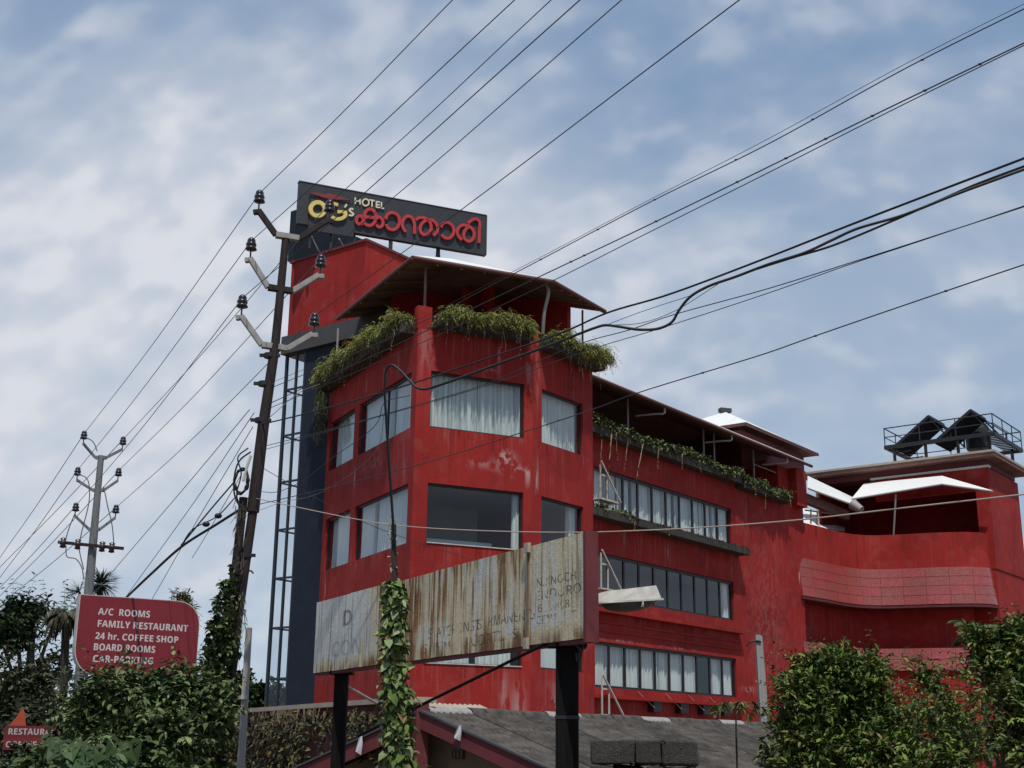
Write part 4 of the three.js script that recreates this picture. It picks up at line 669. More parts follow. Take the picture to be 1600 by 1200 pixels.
// ------------------------------------------------------------------ power poles
function insulator(at, m) {  // pin insulator: lathe with skirts, standing on a pin
  const k = [[0.012, -0.14], [0.012, 0], [0.05, 0.0], [0.085, 0.015], [0.07, 0.05], [0.05, 0.06], [0.075, 0.075], [0.07, 0.11], [0.045, 0.12], [0.06, 0.135], [0.055, 0.165], [0.03, 0.19], [0.001, 0.195]];
  return new THREE.LatheGeometry(k.map((p) => new THREE.Vector2(...p)), 14).translate(at.x, at.y - 0.05, at.z);
}
const poleA = thing('power_pole', V3(-4.05, GY, -17.0), 'rusty leaning power pole with three pairs of bent arms and a climbing vine', 'power pole');
const poleB = thing('power_pole', V3(-9.2, GY, -28.0), 'slim grey power pole with three pairs of bent arms behind the red board', 'power pole');
const insA = {}, insB = {};
{
  const DA = 17, ax = [[447, 366], [430, 540], [412, 660], [395, 800], [372, 960], [345, 1195]].map(([x, y]) => P(x, y, DA)), foot = ax[5].clone().addScaledVector(ax[5].clone().sub(ax[4]), 1.6); foot.y = GY - 0.1;
  const segs = [[0, 1, 0.052, 0.062], [1, 2, 0.066, 0.074], [2, 3, 0.077, 0.084], [3, 4, 0.062, 0.066], [4, 5, 0.066, 0.07]];
  for (const [a, b, r0, r1] of segs) obj('pole_section', cyl(ax[b], ax[a], r1, r0, 14), M.rustSteel, poleA);
  obj('pole_section', cyl(foot, ax[5], 0.075, 0.07, 14), M.rustSteel, poleA);
  // second member bolted alongside below
  const bx = [[388, 778], [377, 880], [358, 1000], [330, 1190]].map(([x, y]) => P(x, y, DA)).map((p) => p.add(V3(-0.06, 0, 0.02))), bf = bx[3].clone().add(V3(-0.3, 0, 0)); bf.y = GY - 0.1;
  obj('stub_pole', [cyl(bx[1], bx[0], 0.062, 0.058, 12), cyl(bx[2], bx[1], 0.066, 0.062, 12), cyl(bx[3], bx[2], 0.07, 0.066, 12), cyl(bf, bx[3], 0.074, 0.07, 12)], M.rustSteel, poleA);
  for (const [x, y] of [[417, 556], [408, 600], [403, 657], [378, 868]]) { const q = P(x + 5, y, DA); obj('clamp', [new THREE.CylinderGeometry(0.085, 0.085, 0.06, 14).translate(q.x, q.y, q.z), boxAt(q.x, q.y, q.z + 0.02, 0.28, 0.04, 0.05)], M.blackFrame, poleA); }
  const tiers = [[[447, 365], [404, 329], [512, 344], 'bronze'], [[437, 447], [391, 404], [498, 430]], [[429, 537], [377, 494], [488, 522]]];
  tiers.forEach(([c, l, r], i) => {
    const C = P(c[0], c[1], DA), Lp = P(l[0], l[1], DA - 0.12), Rp = P(r[0], r[1], DA + 0.12), kL = P(c[0] - 16 - i * 2, c[1] + 2, DA - 0.05), kR = P(c[0] + 20, c[1] + 8, DA + 0.05);
    const arm = part('cross_arm', poleA, C);
    obj('arm_beam', [bar(kL, kR, 0.10, 0.075)], i === 1 ? M.rustSteel : M.armSteel, arm);
    obj('arm_beam', [bar(kL, Lp, 0.085, 0.07), bar(Lp.clone().add(V3(0.01, -0.02, 0)), Lp.clone().add(V3(-0.07, -0.03, 0)), 0.075, 0.06)], i === 0 ? M.rustSteel : M.armSteel, arm);
    obj('arm_beam', [bar(kR, Rp, 0.085, 0.07), bar(Rp.clone().add(V3(-0.01, -0.02, 0)), Rp.clone().add(V3(0.08, -0.02, 0)), 0.075, 0.06)], i === 0 ? M.rustSteel : M.armSteel, arm);
    const iL = Lp.clone().add(V3(0, 0.17, 0)), iR = Rp.clone().add(V3(0.02, 0.17, 0));
    obj('insulator', insulator(iL), M.porcelain, arm); obj('insulator', insulator(iR), M.porcelain, arm);
    insA['L' + i] = iL.clone().add(V3(0, 0.10, 0)); insA['R' + i] = iR.clone().add(V3(0, 0.10, 0));
  });
  // a coil of spare cable strapped to the pole
  const coil = []; const cc = P(377, 752, DA - 0.12);
  for (let i = 0; i <= 60; i++) { const t = i / 60 * Math.PI * 10; coil.push(cc.clone().add(V3(0.085 * Math.cos(t) + rr(-0.015, 0.015), 0.17 * Math.sin(t) + rr(-0.02, 0.02), rr(-0.03, 0.03)))); }
  obj('cable_coil', tube(coil, 0.013, 240, 5), M.cable, poleA);
  obj('cable_loop', [tube([[392, 706], [376, 718], [368, 735], [366, 770], [374, 790], [386, 800]].map(([x, y]) => P(x, y, DA - 0.1)), 0.012, 30), tube([[388, 700], [372, 714], [377, 740], [370, 775], [380, 798]].map(([x, y]) => P(x, y, DA - 0.14)), 0.010, 30)], M.cable, poleA);
  obj('hook', [cyl(P(388, 778, DA), P(402, 781, DA), 0.02), tube([[384, 894], [392, 892], [396, 896]].map(([x, y]) => P(x, y, DA)), 0.012, 10)], M.blackFrame, poleA);
  obj('strap', [tube([[392, 712], [386, 730], [380, 752]].map(([x, y]) => P(x, y, DA - 0.15)), 0.02, 12)], M.metalWhite, poleA);
}
{
  const D = 28, top = P(158, 712, D), mid = P(147, 830, D), low = P(138, 930, D), foot = low.clone().addScaledVector(low.clone().sub(mid), 2); foot.y = GY - 0.1; foot.x = low.x - 0.05;
  obj('pole_section', cyl(mid, top, 0.082, 0.066, 14), M.greyPole, poleB); obj('pole_section', cyl(low, mid, 0.098, 0.088, 14), M.greyPole, poleB); obj('pole_section', cyl(foot, low, 0.112, 0.102, 14), M.greyPole, poleB);
  [[[157, 714], [130, 693], [191, 702]], [[153, 765], [120, 750], [184, 751]], [[147, 826], [117, 806], [180, 809]]].forEach(([c, l, r], i) => {
    const C = P(c[0], c[1], D), Lp = P(l[0], l[1], D - 0.1), Rp = P(r[0], r[1], D + 0.1), kL = P(c[0] - 8, c[1] + 1, D), kR = P(c[0] + 9, c[1] + 1, D), arm = part('cross_arm', poleB, C);
    obj('arm_beam', bar(kL, kR, 0.08, 0.07), M.greyPole, arm); obj('arm_beam', bar(kL, Lp, 0.06, 0.055), M.greyPole, arm); obj('arm_beam', bar(kR, Rp, 0.06, 0.055), M.greyPole, arm);
    const iL = Lp.clone().add(V3(0, 0.15, 0)), iR = Rp.clone().add(V3(0, 0.15, 0));
    obj('insulator', insulator(iL), M.porcelain, arm); obj('insulator', insulator(iR), M.porcelain, arm);
    insB['L' + i] = iL.clone().add(V3(0, 0.08, 0)); insB['R' + i] = iR.clone().add(V3(0, 0.08, 0));
  });
  const cb = part('switch_bar', poleB, P(142, 852, D)); obj('arm_beam', bar(P(91, 847, D - 0.14), P(193, 857, D - 0.14), 0.06, 0.065), M.rustSteel, cb);
  for (const x of [100, 123, 161, 176]) { const q = P(x, 851 + (x - 123) * 0.1, D - 0.14); obj('insulator', new THREE.LatheGeometry([[0.001, -0.12], [0.07, -0.1], [0.05, -0.05], [0.085, -0.02], [0.085, 0.03], [0.05, 0.05], [0.07, 0.09], [0.001, 0.12]].map((p) => new THREE.Vector2(...p)), 12).translate(q.x, q.y, q.z + 0.06), M.porcelainBrown, cb); }
  obj('jumper', [[[131, 682], [145, 690], [152, 705]], [[121, 740], [136, 748], [140, 770], [138, 790], [128, 830], [124, 848]], [[162, 760], [168, 790], [175, 820], [178, 850]], [[103, 852], [105, 870], [118, 873], [127, 885], [131, 905]], [[123, 855], [126, 870], [131, 890]], [[118, 800], [108, 825], [101, 848]]].map((l) => tube(l.map(([x, y]) => P(x, y, D - 0.2)), 0.012, 24, 4)), M.wireGrey, poleB);
}

// ------------------------------------------------------------------ overhead wires, each a thing
function wire(name, pts, r, m, label, group, category = 'wire', knots = []) { return tag(obj(name, [tube(pts, r, Math.max(16, pts.length * 8), 5), ...knots.map(([x, y, D]) => { const q = P(x, y, D); return new THREE.SphereGeometry(r * 1.7, 8, 6).scale(1.6, 1, 1).translate(q.x, q.y, q.z); })], m), label, category, group); }
// pixels with a depth at each end: the inverse of depth runs evenly along the line
function track(list, D0, D1) {
  const L = [0]; for (let i = 1; i < list.length; i++) L.push(L[i - 1] + Math.hypot(list[i][0] - list[i - 1][0], list[i][1] - list[i - 1][1]));
  return list.map(([x, y], i) => { const t = L[i] / L[L.length - 1]; return P(x, y, 1 / ((1 - t) / D0 + t / D1)); });
}
{
  const exits = { L0: [707, 0], L1: [804, 0], R0: [861, 0], L2: [906, 0], R1: [971, 0], R2: [1155, 0] };
  const leftOut = { L0: [0, 871], L1: [0, 902], R0: [0, 886], L2: [0, 918], R1: [0, 931], R2: [0, 944] };
  const names = { L0: 'top outer', L1: 'middle outer', L2: 'lowest outer', R0: 'top inner', R1: 'middle inner', R2: 'lowest inner' };
  for (const k of Object.keys(exits)) {
    const a = insA[k], e = PY(exits[k][0], exits[k][1], a.y - 0.12), far = a.clone().addScaledVector(e.clone().sub(a), 2.6), m1 = a.clone().lerp(e, 0.5).add(V3(0, -0.035, 0));
    wire('overhead_wire', [a, m1, e, far], 0.0055, M.wire, `bare line wire rising across the sky from the ${names[k]} insulator of the rusty pole`, 'line wires from the rusty pole');
    const b = insB[k], mid = a.clone().lerp(b, 0.5).add(V3(0, -0.10, 0));
    wire('overhead_wire', [a, mid, b], 0.0062, M.wireGrey, `bare line wire between the ${names[k]} insulators of the two poles`, 'line wires between the poles');
    const o = P(leftOut[k][0], leftOut[k][1], 37), far2 = b.clone().addScaledVector(o.clone().sub(b), 1.8);
    wire('overhead_wire', [b, b.clone().lerp(o, 0.5).add(V3(0, -0.06, 0)), o, far2], 0.0085, M.wireGrey, `bare line wire running on from the ${names[k]} insulator of the grey pole`, 'line wires beyond the grey pole');
  }
  const W = (name, l, d0, d1, r, m, label, group, kn = []) => { const q = track(l, d0, d1), dep = (x) => { let i = 0; while (i + 2 < l.length && l[i + 1][0] < x) i++; const t = (x - l[i][0]) / (l[i + 1][0] - l[i][0]), y = l[i][1] + (l[i + 1][1] - l[i][1]) * t; return [x, y, -(q[i].z + (q[i + 1].z - q[i].z) * t)]; }; return wire(name, q, r * (r < 0.01 ? 0.72 : 0.85), m, label, group, 'wire', kn.map(dep)); };
  const g = 'service wires crossing in front of the hotel';
  W('overhead_wire', [[424, 598], [600, 525], [802, 424], [1023, 308], [1200, 217], [1420, 97], [1640, -14]], 17, 8.6, 0.004, M.wire, 'upper strand of the paired wires above the canopy', g);
  W('overhead_wire', [[424, 606], [600, 532], [802, 428], [1023, 312], [1200, 225], [1420, 104], [1640, -6]], 17, 8.6, 0.0075, M.wire, 'lower strand of the paired wires above the canopy', g, [845, 934, 1023, 1150, 1270, 1441]);
  W('overhead_wire', [[418, 632], [600, 548], [837, 435], [1000, 358], [1200, 261], [1400, 163], [1640, 48]], 17, 8.4, 0.0085, M.wire, 'upper line of the knotted wire pair over the canopy corner', g, [892, 913, 1025, 1152, 1228, 1290, 1363, 1445, 1531]);
  W('overhead_wire', [[416, 640], [600, 562], [863, 439], [1000, 370], [1200, 270], [1400, 169], [1640, 51]], 17, 8.4, 0.0065, M.wire, 'lower line of the knotted wire pair over the canopy corner', g);
  W('overhead_cable', [[405, 664], [471, 648], [599, 613], [759, 561], [880, 519], [948, 489], [1042, 461], [1200, 402], [1337, 348], [1640, 232]], 17, 8.2, 0.0115, M.cable, 'taut black cable passing the canopy tip', g);
  W('overhead_cable', [[620, 900], [615, 830], [609, 740], [603, 650], [601, 600], [604, 576], [611, 570], [624, 578], [640, 595], [652, 606], [664, 608], [700, 597], [780, 568], [870, 535], [930, 512], [945, 508], [965, 510], [1000, 515], [1030, 513], [1050, 503], [1060, 486], [1078, 464], [1105, 448], [1150, 432], [1200, 413], [1259, 394], [1300, 375], [1337, 358], [1411, 336], [1495, 303], [1640, 250]], 10.2, 8.2, 0.013, M.cable, 'thick black cable bundle with a loop and an S bend before the hotel', g);
  W('overhead_cable', [[1180, 421], [1240, 402], [1300, 384], [1411, 338], [1470, 312], [1520, 290], [1640, 245]], 9.6, 8.2, 0.011, M.cable, 'black cable lashed alongside the thick bundle', g);
  W('overhead_wire', [[402, 700], [516, 671], [640, 636], [759, 600], [909, 536], [985, 515], [1045, 494], [1200, 451], [1337, 408], [1437, 376], [1640, 310]], 17, 8.5, 0.0065, M.wire, 'upper thin wire twisted below the cable bundle', g);
  W('overhead_wire', [[402, 706], [575, 656], [759, 603], [938, 541], [1016, 518], [1200, 458], [1337, 410], [1437, 377], [1640, 308]], 17, 8.5, 0.0055, M.wire, 'lower thin wire twisted below the cable bundle', g);
  W('overhead_wire', [[945, 508], [1000, 505], [1050, 488], [1122, 444]], 9.9, 9.7, 0.004, M.wire, 'short slack wire under the S bend', g);
  W('overhead_wire', [[952, 506], [1000, 488], [1085, 460]], 9.9, 9.7, 0.004, M.wire, 'short straight wire inside the S bend', g);
  W('overhead_wire', [[396, 790], [511, 763], [671, 721], [780, 687], [925, 640], [990, 616], [1200, 551], [1259, 530], [1477, 455], [1640, 400]], 17, 8.6, 0.0075, M.wire, 'single wire passing below the wing roof corner', g, [873, 1098, 1274, 1478]);
  W('overhead_wire', [[396, 778], [476, 795], [555, 811], [612, 820], [700, 827], [880, 832], [1000, 829], [1100, 824], [1252, 812], [1400, 795], [1640, 768]], 17, 8.8, 0.0085, M.cream, 'pale pinkish wire sagging across the whole front', g);
  W('overhead_wire', [[400, 725], [455, 757], [556, 810], [614, 834], [742, 876], [852, 910], [913, 927], [964, 940], [1011, 950], [1100, 972], [1187, 992], [1256, 1005], [1364, 1029], [1521, 1052], [1640, 1070]], 16.5, 30, 0.006, M.wire, 'thin service wire slanting down past the rusty board to the concrete post', g);
  W('overhead_wire', [[398, 767], [430, 769], [466, 755], [520, 715], [590, 660], [600, 630], [640, 618]], 17, 12, 0.006, M.wire, 'slack drop wire from the pole towards the looped cable', g);
  W('overhead_wire', [[398, 800], [440, 785], [500, 770], [590, 700], [600, 645]], 17, 11.5, 0.004, M.wireGrey, 'thin slack wire under the drop wire', g);
  W('overhead_wire', [[412, 660], [470, 612], [500, 600]], 17, 25, 0.008, M.wireGrey, 'grey wire from the pole clamp towards the stair tower', g);
  const h = 'service wires leaving the rusty pole towards the road';
  W('overhead_cable', [[384, 790], [340, 818], [285, 853], [240, 893], [200, 931], [165, 965]], 17, 21.5, 0.024, M.cable, 'thick twisted black cable sagging to the red board', h);
  W('overhead_cable', [[366, 753], [330, 795], [283, 852]], 17, 18.4, 0.013, M.cable, 'black cable joining the twisted bundle from the coil', h);
  W('overhead_wire', [[372, 772], [340, 806], [300, 828], [283, 853]], 17, 18.4, 0.010, M.cable, 'thin black wire with round splices near the pole', h);
  for (const [l, lab] of [[[[390, 640], [300, 748], [176, 893], [130, 948]], 'outer'], [[[397, 645], [310, 775], [208, 917], [180, 956]], 'middle'], [[[395, 667], [310, 810], [240, 932], [220, 966]], 'inner'], [[[378, 740], [320, 840], [300, 872]], 'short']]) W('overhead_wire', l, 17, 25, 0.008, M.wireGrey, `thin ${lab} service wire running down from the pole to the trees`, h);
  for (const [x, y] of [[322, 819], [341, 806]]) { const q = P(x, y, 17.6); tag(obj('wire_splice', new THREE.SphereGeometry(0.045, 12, 9).scale(1.2, 0.85, 1).translate(q.x, q.y, q.z), M.cable), x < 330 ? 'round black splice farther from the rusty pole' : 'round black splice close to the rusty pole', 'splice', 'round splices by the rusty pole'); }
}

// ------------------------------------------------------------------ the rusted board on black posts
function inkMask(w, h, draw) { const c = document.createElement('canvas'); c.width = w; c.height = h; const x = c.getContext('2d'); x.fillStyle = '#000'; x.fillRect(0, 0, w, h); x.fillStyle = '#fff'; draw(x); const d = x.getImageData(0, 0, w, h).data; return (i, j) => d[((h - 1 - j) * w + i) * 4] / 255; }
{
  const a = P(492, 1001, 17), b = P(916, 906, 11), L = Math.hypot(b.x - a.x, b.z - a.z), u = [(b.x - a.x) / L, (-b.z + a.z) / L];
  const F = frame([a.x, -a.z], u, [u[1], -u[0]]), h0 = 2.585, h1 = 3.49, H = h1 - h0;
  const sign = thing('rusted_signboard', pt(F, L / 2, GY, -0.2), 'long rusted sheet metal signboard with faded lettering on black posts', 'sign');
  const W = 2048, Hh = 512, ink = inkMask(W, Hh, (x) => {
    const put = (t, s, y, size, stretch, f = 'bold') => { x.save(); x.translate(s / L * W, y); x.scale(stretch, 1); x.font = `${f} ${size}px sans-serif`; x.fillText(t, 0, 0); x.restore(); };
    put('D', 0.95, 215, 150, 1.1); put('CON', 0.62, 420, 150, 1.0);
    put('HUTS', 2.72, 440, 74, 0.8, ''); put('SLATER', 3.55, 395, 78, 0.85, ''); put('INST', 4.32, 390, 78, 0.85, ''); put('S', 4.72, 388, 78, 0.85, ''); put('RMANENTS', 4.95, 380, 76, 0.75, '');
    put('S HESM', 3.45, 478, 72, 0.85, ''); put('3 COS', 4.40, 475, 78, 0.9, ''); put('TILES', 5.05, 468, 76, 0.85, '');
    put('N.KNOCH', 5.92, 222, 58, 0.86, ''); put('ENDURO', 5.90, 290, 66, 0.95, ''); put('62 7858', 5.95, 352, 54, 0.9, ''); put('CENTRE T', 5.92, 412, 56, 0.9, '');
  });
  const rust = texture(W, Hh, (i, j) => {
    const s = i / W * L, y = j / Hh, st = fbm(s * 9, y * 0.9, 4, 801), st2 = fbm(s * 34, y * 1.6, 3, 821), big = fbm(s * 1.1, y * 1.2, 3, 841), fine = vnoise(i / 2.2, j / 3, 861), sp = fbm(s * 14, y * 9, 4, 871);
    const along = sstep(1.3, 2.4, s) * (1 - 0.75 * sstep(5.7, 6.0, s));
    let r = 0.75 * along * sstep(0.36, 0.66, st * 0.6 + st2 * 0.4) + 0.55 * along * sstep(0.5, 0.72, big) * sstep(0.3, 0.6, st2) + 0.06;
    r += 0.7 * sstep(0.16 + 0.12 * st, 0.0, y) * sstep(0.25, 0.6, st2 + 0.25 * sstep(0.6, 2.2, s)) + 0.45 * sstep(0.86, 1.0, y) * along * sstep(0.4, 0.7, st2);
    r += 0.8 * Math.exp(-Math.pow((s - 5.78) / 0.05, 2)) * sstep(0.3, 0.6, st2);
    r = clamp(r, 0, 1);
    const dk = sstep(0.60, 0.80, st2) * 0.45 + 0.12 * fine + 0.22 * sstep(0.6, 0.75, fbm(s * 60, y * 2.5, 2, 895));
    const g0 = 0.22 * (st - 0.5), grey = [0.68 + g0, 0.675 + g0, 0.64 + g0], tan = [0.66 + g0, 0.55 + g0, 0.36 + g0 * 0.7], ru = [0.27 + 0.2 * (sp - 0.5), 0.125 + 0.1 * (sp - 0.5), 0.045];
    const k1 = clamp(0.55 * along * sstep(0.3, 0.7, big * 0.6 + st * 0.4) + sstep(0.05, 0.4, r)), k2 = sstep(0.35, 0.95, r) * sstep(0.25, 0.6, fbm(s * 6, y * 2.2, 4, 899));
    let c = [0, 1, 2].map((k) => { const m = grey[k] + (tan[k] - grey[k]) * k1; return (m + (ru[k] - m) * k2) * (1 - dk); });
    let t = ink(i, j); if (t > 0) { const keep = sstep(0.42, 0.58, fbm(s * 12, y * 14, 3, 881) * 0.7 + st2 * 0.4); t *= (s < 2 ? (s > 0.9 && y > 0.55 ? 0.6 : 0.28) : 0.8 * keep); c = c.map((v, k) => v * (1 - t) + [0.035, 0.033, 0.035][k] * t); }
    return c;
  }, true, false);
  rust.repeat.set(1 / L, 1 / H); rust.offset.set(0, -h0 / H);
  const mr = new THREE.MeshStandardMaterial({ map: rust, roughness: 0.85, bumpMap: plasterBump, bumpScale: 0.004, side: THREE.DoubleSide });
  const cuts = [0, 1.22, 2.44, 3.66, 4.4, 5.75, L];
  for (let i = 0; i + 1 < cuts.length; i++) obj('sheet', wallF(F, cuts[i] + 0.002, cuts[i + 1] - 0.002, h0 + (i % 2) * 0.004, h1 + [0, 0.006, -0.004, 0.003, 0.005, 0][i], [], 0.006, [0, 0.003, 0, 0.004, 0, 0.006][i]), mr, sign);
  obj('frame', [boxF(F, 0, L, h0 - 0.03, h0 + 0.02, -0.10, -0.02), boxF(F, 0, L, h1 - 0.05, h1 - 0.01, -0.10, -0.02), boxF(F, L - 0.03, L + 0.012, h0 - 0.03, h1 + 0.01, -0.115, 0.012)], M.maroon, sign);
  obj('channel', [boxF(F, 5.765, 5.79, h0 + 0.05, h1 - 0.03, 0.007, 0.02)], M.tan, sign);
  obj('clip', boxF(F, 5.75, 5.83, h1 - 0.06, h1 + 0.03, 0.012, 0.045), M.paleSheet, sign); obj('clip', boxF(F, 5.75, 5.81, h0 - 0.03, h0 + 0.07, 0.012, 0.045), M.paleSheet, sign);
  const post = (px, w, D, top) => { const x = ray(px, 1100).a * D; const q = V3(x, GY, -D); obj('post', new RoundedBoxGeometry(w, top - GY, w, 2, 0.012).translate(q.x, (top + GY) / 2, q.z), M.blackPost, sign); obj('post_cap', boxAt(q.x, top + 0.015, q.z, w * 1.75, 0.03, w * 1.5), M.blackPost, sign); return q; };
  const q1 = post(532, 0.165, 16.6, 2.55), q2 = post(886, 0.195, 11.6, 2.55);
  obj('post_band', boxAt(q2.x, 1.95, q2.z, 0.205, 0.03, 0.205), M.blackFrame, sign);
  obj('brace', cyl(P(858, 1003, 11.6), P(560, 1150, 13.6), 0.016, 0.016, 8), M.blackPost, sign);
  obj('brace', cyl(P(538, 1070, 16.6), P(640, 1128, 18), 0.018, 0.018, 8), M.gutterPipe, sign);
  obj('wiring', [tube([[880, 1000], [893, 1003], [903, 1012], [908, 1025], [903, 1034], [900, 1020]].map(([x, y]) => P(x, y, 11.45)), 0.012, 30), tube([[884, 997], [900, 1000], [911, 1006], [909, 1020]].map(([x, y]) => P(x, y, 11.45)), 0.007, 24)], M.cable, sign);
}

// ------------------------------------------------------------------ the street light
{
  const D = 11.5, lamp = thing('street_light', P(922, 948, D), 'old white street light fitting on the end of the rusted board', 'street light');
  const A = P(918, 940, D), Bp = P(1030, 932, D + 0.12), ax = Bp.clone().sub(A), L = ax.length(); ax.normalize();
  const sd = V3(ax.z, 0, -ax.x).normalize(); if (sd.z < 0) sd.negate(); const up = V3(0, 1, 0);
  const pts = (list) => list.map(([t, o, h]) => A.clone().addScaledVector(ax, t * L).addScaledVector(sd, o).addScaledVector(up, h));
  const ring0 = pts([[0.02, 0.07, -0.02], [0.02, 0.05, 0.05], [0.02, -0.05, 0.05], [0.02, -0.07, -0.02]]), ring1 = pts([[0.99, 0.10, -0.035], [0.93, 0.065, 0.095], [0.93, -0.065, 0.095], [0.99, -0.10, -0.035]]), ringM = pts([[0.28, 0.095, -0.03], [0.25, 0.062, 0.075], [0.25, -0.062, 0.075], [0.28, -0.095, -0.03]]);
  obj('housing', quadSheet([[0, 1, 2].map((k) => [ring0[k], ring0[k + 1], ringM[k + 1], ringM[k]]), [0, 1, 2].map((k) => [ringM[k], ringM[k + 1], ring1[k + 1], ring1[k]]), [[ring1[0], ring1[1], ring1[2], ring1[3]]]].flat(), 0.004), std(0xffffff, 0.75, { map: mottled([0.52, 0.50, 0.45], 0.22, 14, 901, 256, 0.5) }), lamp);
  obj('rim', [bar(ring0[0].clone().addScaledVector(ax, -0.05), ring1[0].clone().addScaledVector(ax, 0.015), 0.022, 0.016), bar(ring0[3], ring1[3], 0.022, 0.016), bar(ring1[0], ring1[3], 0.022, 0.016)], M.metalWhite, lamp);
  const bowl = new THREE.SphereGeometry(1, 20, 10, 0, Math.PI * 2, Math.PI / 2, Math.PI / 2).scale(0.24, 0.085, 0.085); const bc = pts([[0.56, 0, -0.035]])[0];
  obj('bowl', bowl.applyMatrix4(new THREE.Matrix4().makeBasis(ax, up, ax.clone().cross(up).normalize()).setPosition(bc)), new THREE.MeshPhysicalMaterial({ color: rgb(0.05, 0.048, 0.04), roughness: 0.35, side: THREE.DoubleSide }), lamp);
  obj('bracket_arm', [cyl(P(900, 945, 11.55), A.clone().addScaledVector(ax, 0.05), 0.022, 0.022, 10)], M.rustSteel, lamp);
  obj('latch', [cyl(pts([[0.72, 0.108, -0.03]])[0], pts([[0.72, 0.112, -0.075]])[0], 0.008), boxAt(pts([[0.72, 0.1, -0.08]])[0].x, pts([[0.72, 0.1, -0.08]])[0].y, pts([[0.72, 0.1, -0.08]])[0].z, 0.02, 0.02, 0.02)], M.metalWhite, lamp);
}

// ------------------------------------------------------------------ the red services board and the small restaurant sign by the road
{
  const a = P(119, 990, 20), b = P(311, 990, 21), L = Math.hypot(b.x - a.x, b.z - a.z), u = [(b.x - a.x) / L, (a.z - b.z) / L], F = frame([a.x, -a.z], u, [u[1], -u[0]]);
  const top = onF(124, 928, F).h, bot = top - 1.22, W = L;
  const sh = (m) => { const s = new THREE.Shape(), r1 = 0.42, r2 = 0.45, x0 = m, x1 = W - m, y0 = bot + m, y1 = top - m; s.moveTo(x0, y1); s.lineTo(x1 - r1, y1); s.quadraticCurveTo(x1, y1, x1, y1 - r1); s.lineTo(x1, y0); s.lineTo(x0 + r2, y0); s.quadraticCurveTo(x0, y0, x0, y0 + r2); s.lineTo(x0, y1); return s; };
  const board = thing('services_board', pt(F, W / 2, GY, -0.1), 'red board with rounded corners listing hotel services in white letters', 'sign');
  obj('casing', new THREE.ExtrudeGeometry(sh(0), { depth: 0.16, bevelEnabled: false, curveSegments: 24 }).applyMatrix4(mat4(F, 0, 0, -0.165)), M.metalWhite, board);
  const cw = 1024, ch = 640, ink = inkMask(cw, ch, (x) => { const put = (t, px, py, size, wpx) => { const q = onF(px, py, F), e = onF(px + wpx, py, F), X = q.s / W * cw, Y = (top - q.h) / 1.22 * ch; x.font = `bold ${size}px sans-serif`; x.fillText(t, X, Y, (e.s - q.s) / W * cw); };
    put('A/C  ROOMS', 153, 960, 76, 82); put('FAMILY RESTAURANT', 151, 979, 76, 143); put('24 hr. COFFEE SHOP', 148, 998, 74, 136); put('BOARD ROOMS', 145, 1015.5, 76, 98); put('CAR-PARKING', 144, 1034, 76, 98); });
  const face = texture(cw, ch, (i, j) => { const m = 0.9 + 0.25 * (fbm(i / 90, j / 90, 4, 911) - 0.5) + 0.1 * (vnoise(i / 3, j / 3, 915) - 0.5) - 0.12 * sstep(0.6, 0.8, fbm(i / 16, j / 120, 3, 917)), t = ink(i, j) * (0.88 + 0.12 * vnoise(i / 6, j / 6, 919)); return [0.235 * m * (1 - t) + 0.62 * t, 0.016 * m * (1 - t) + 0.61 * t, 0.026 * m * (1 - t) + 0.60 * t]; }, true, false);
  face.repeat.set(1 / W, 1 / 1.22); face.offset.set(0, -bot / 1.22);
  obj('face', new THREE.ShapeGeometry(sh(0.012), 24).applyMatrix4(mat4(F, 0, 0, 0.001)), std(0xffffff, 0.5, { map: face }), board);
  for (const s of [0.45, 1.5]) obj('post', bar(pt(F, s, GY, -0.22), pt(F, s, top - 0.2, -0.22), 0.08, 0.08), M.blackPost, board);
}
{
  const a = P(6, 1150, 19), b = P(100, 1150, 19.3), L = Math.hypot(b.x - a.x, b.z - a.z), u = [(b.x - a.x) / L, (a.z - b.z) / L], F = frame([a.x, -a.z], u, [u[1], -u[0]]);
  const t = onF(40, 1134, F).h, m = onF(40, 1172, F).h, sg = thing('restaurant_sign', pt(F, L / 2, GY, -0.1), 'small dark red restaurant sign with an orange flame point among bushes', 'sign');
  const W = L, H = t - m, cw = 512, ch = 208, ink = inkMask(cw, ch, (x) => { x.font = 'bold 74px sans-serif'; x.fillText('RESTAURANT', 28, 76, 470); x.fillText('COFFEE SHOP', 20, 186, 480); });
  const face = texture(cw, ch, (i, j) => { const q = ink(i, j) * 0.9, mm = 0.85 + 0.4 * (fbm(i / 40, j / 40, 3, 931) - 0.5), band = j > 62 && j < 104 ? 1.5 : 1; return [0.15 * band * mm * (1 - q) + 0.5 * q, 0.014 * mm * (1 - q) + 0.45 * q, 0.016 * mm * (1 - q) + 0.42 * q]; }, true, false);
  face.repeat.set(1 / W, 1 / H); face.offset.set(0, -m / H);
  obj('board', wallF(F, 0, L, m, t, [], 0.06), std(0xffffff, 0.6, { map: face }), sg);
  const q = [[12, 1136], [26, 1120], [36, 1104], [39, 1118], [41, 1136]].map(([x, y]) => { const v = onF(x, y, F); return new THREE.Vector2(v.s, v.h); });
  obj('flame_point', new THREE.ExtrudeGeometry(new THREE.Shape(q), { depth: 0.05, bevelEnabled: false }).applyMatrix4(mat4(F, 0, 0, -0.055)), std(0xffffff, 0.55, { map: mottled([0.42, 0.065, 0.028], 0.2, 8, 941, 128, 1) }), sg);
  for (const s of [0.15, L - 0.15]) obj('post', bar(pt(F, s, GY, -0.1), pt(F, s, t - 0.1, -0.1), 0.06, 0.06), M.blackPost, sg);
}

